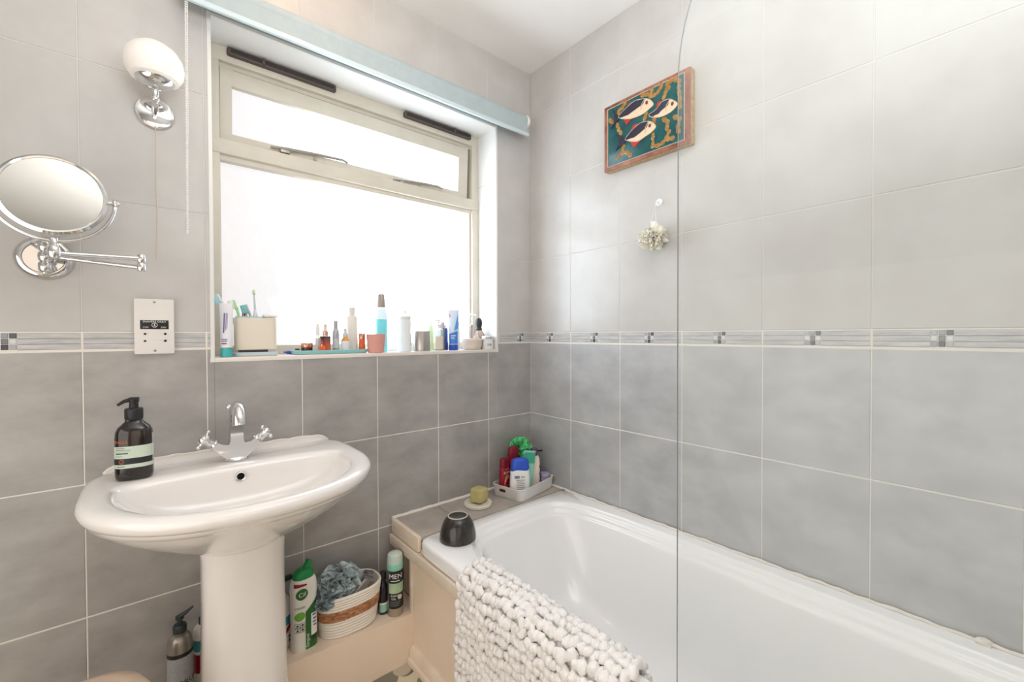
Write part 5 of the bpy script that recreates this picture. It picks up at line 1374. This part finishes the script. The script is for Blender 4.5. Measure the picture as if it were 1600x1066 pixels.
M['glass_clear'] = mat('drinking_glass', (236, 240, 240), 0.05, trans=0.85, ior=1.1)
b = MB(); b.lathe([(0.019, 0), (0.020, 0.001), (0.0225, 0.098), (0.0215, 0.098), (0.0195, 0.006), (0, 0.005)], seg=32, cap1=False)
tag(b.build('drinking_glass', M['glass_clear'], None, (-0.2720, 0.1025, Z)), 'clear glass holding a razor beside the right reveal', 'glass')
o = thing('safety_razor', 'razor with a red-brown handle standing in the clear glass', 'razor', (-0.270, 0.1015, Z + 0.007), 0.3, tilt=(0, 0.05, 0))
b = MB(); b.tube([(0, 0, 0), (0, 0, 0.05), (0, 0, 0.10)], [0.004, 0.005, 0.004], 12); b.build('handle', mat('redbrown_handle', (150, 62, 44), 0.3), o)
b = MB(); b.tube([(0, 0, 0.10), (0, 0, 0.125), (0, -0.003, 0.145)], [0.003, 0.0028, 0.0028], 10); b.box(-0.018, 0.018, -0.009, 0.003, 0.142, 0.150, bev=0.002); b.build('razor_head', M['chrome'], o)
simple('shaving_jar', 'white lidded jar with blue print in the right corner of the sill', 'jar', -0.2375, 0.024, [
    ('jar_body', [(0.025, 0), (0.027, 0.003), (0.026, 0.028), (0.0235, 0.040)], M['white_plastic'], {'seg': 36}),
    ('lid', [(0.0245, 0.040), (0.025, 0.042), (0.025, 0.057), (0.0235, 0.0585), (0, 0.059)], M['tp_white'], {'cap1': False, 'seg': 36})])
jar = [q for q in COL.objects if q.name == 'shaving_jar'][0]
lettering('ALUM', 0.0105, on_round(0.025, 0.025, -1.95, 0.049, 0.001), M['logo_blue'], jar)
lettering('200', 0.013, on_round(0.0265, 0.0265, -1.9, 0.020, 0.0015), M['logo_blue'], jar)
# shaving brush standing bristles down on a low soap tin
b = MB(); b.lathe([(0.021, 0), (0.0225, 0.002), (0.0225, 0.034), (0.0215, 0.0355), (0, 0.036)], seg=32, cap1=False)
tag(b.build('soap_tin', M['steel'], None, (-0.2420, 0.075, Z)), 'low steel tin under the shaving brush, behind the cream bowl', 'tin')
M['badger'] = mat('badger_hair', (222, 204, 190), 0.9, c2=(122, 98, 86), scale=60, stretch=(4, 4, 0.5), bump=0.6, bscale=300)
o = thing('shaving_brush', 'shaving brush with black handle standing bristles down at the right end of the sill', 'shaving brush', (-0.2435, 0.0735, Z + 0.0364), 0, tilt=(0, -0.05, 0))
b = MB(); b.lathe([(0.017, 0.0), (0.0235, 0.004), (0.0275, 0.012), (0.0265, 0.021), (0.020, 0.034), (0.0115, 0.047)], seg=36); b.build('bristles', M['badger'], o)
b = MB(); b.lathe([(0.0115, 0.046), (0.0135, 0.052), (0.0105, 0.059), (0.0125, 0.066), (0.0155, 0.078), (0.0145, 0.090), (0.009, 0.100), (0, 0.103)], seg=28, cap1=False); b.build('handle', M['black_plastic'], o)

# ------------------------------------------------------------------ light
def area(name, loc, target, sx_, sy_, power, col):
    l = bpy.data.lights.new(name, 'AREA'); l.shape = 'RECTANGLE'; l.size = sx_; l.size_y = sy_; l.energy = power; l.color = col
    o = bpy.data.objects.new(name, l); COL.objects.link(o); o.location = loc
    o.rotation_euler = (Vector(target) - Vector(loc)).to_track_quat('-Z', 'Y').to_euler()
    return o
area('fill_bounce', (-1.05, -1.62, 0.62), (-0.85, -1.2, 2.0), 1.0, 0.6, 19, (0.97, 0.985, 1.0))  # added fill aimed upward, brightens the ceiling for soft bounce
area('fill_front', (-1.6, YF + 0.03, -0.18), (-1.45, 0, -0.3), 1.0, 1.75, 4.5, (1.0, 0.80, 0.62))  # added warm fill at the front wall, not a fitting of the room
area('fill_side', (XL + 0.03, -1.0, -0.35), (0, -0.9, -0.4), 1.5, 1.3, 10, (1.0, 0.95, 0.90))  # added fill at the left wall, lifts bath panel and right wall
area('fill_bath', (-0.62, -1.45, CEIL - 0.02), (-0.55, -1.25, -1.0), 0.5, 0.8, 2.7, (0.76, 0.89, 1.0))  # unseen cool fill added above the bath to brighten the tub
def bulb(loc, e):
    l = bpy.data.lights.new('warm_bulb', 'POINT'); l.energy = e; l.color = (1.0, 0.62, 0.36); l.shadow_soft_size = 0.04
    o = bpy.data.objects.new('warm_bulb', l); COL.objects.link(o); o.location = loc
bulb((-1.02, -0.28, CEIL - 0.06), 1.1); bulb((-0.36, -1.52, CEIL - 0.06), 0.35)
w = bpy.data.worlds.new('overcast'); sc.world = w; w.use_nodes = True
w.node_tree.nodes['Background'].inputs['Color'].default_value = (0.85, 0.92, 1.0, 1); w.node_tree.nodes['Background'].inputs['Strength'].default_value = 0.4

# ------------------------------------------------------------------ camera
F = 672.93
yaw, pit, rol = math.radians(40.3788), math.radians(-0.79787), math.radians(-0.19507)
fw = Vector((math.sin(yaw) * math.cos(pit), math.cos(yaw) * math.cos(pit), math.sin(pit)))
rg = Vector((math.cos(yaw), -math.sin(yaw), 0)); up = rg.cross(fw)
r2 = math.cos(rol) * rg + math.sin(rol) * up; u2 = -math.sin(rol) * rg + math.cos(rol) * up
cam = bpy.data.cameras.new('camera'); co = bpy.data.objects.new('camera', cam); COL.objects.link(co)
Mx = Matrix((r2, u2, -fw)).transposed().to_4x4(); Mx.translation = Vector((-1.38104, -1.48762, 0.03514))
co.matrix_world = Mx
cam.sensor_width = 36.0; cam.sensor_fit = 'HORIZONTAL'; cam.lens = F / 1600 * 36.0; cam.clip_start = 0.02
sc.camera = co
sc.view_settings.view_transform = 'Standard'
sc.view_settings.look = 'None'
sc.view_settings.exposure = 0.12
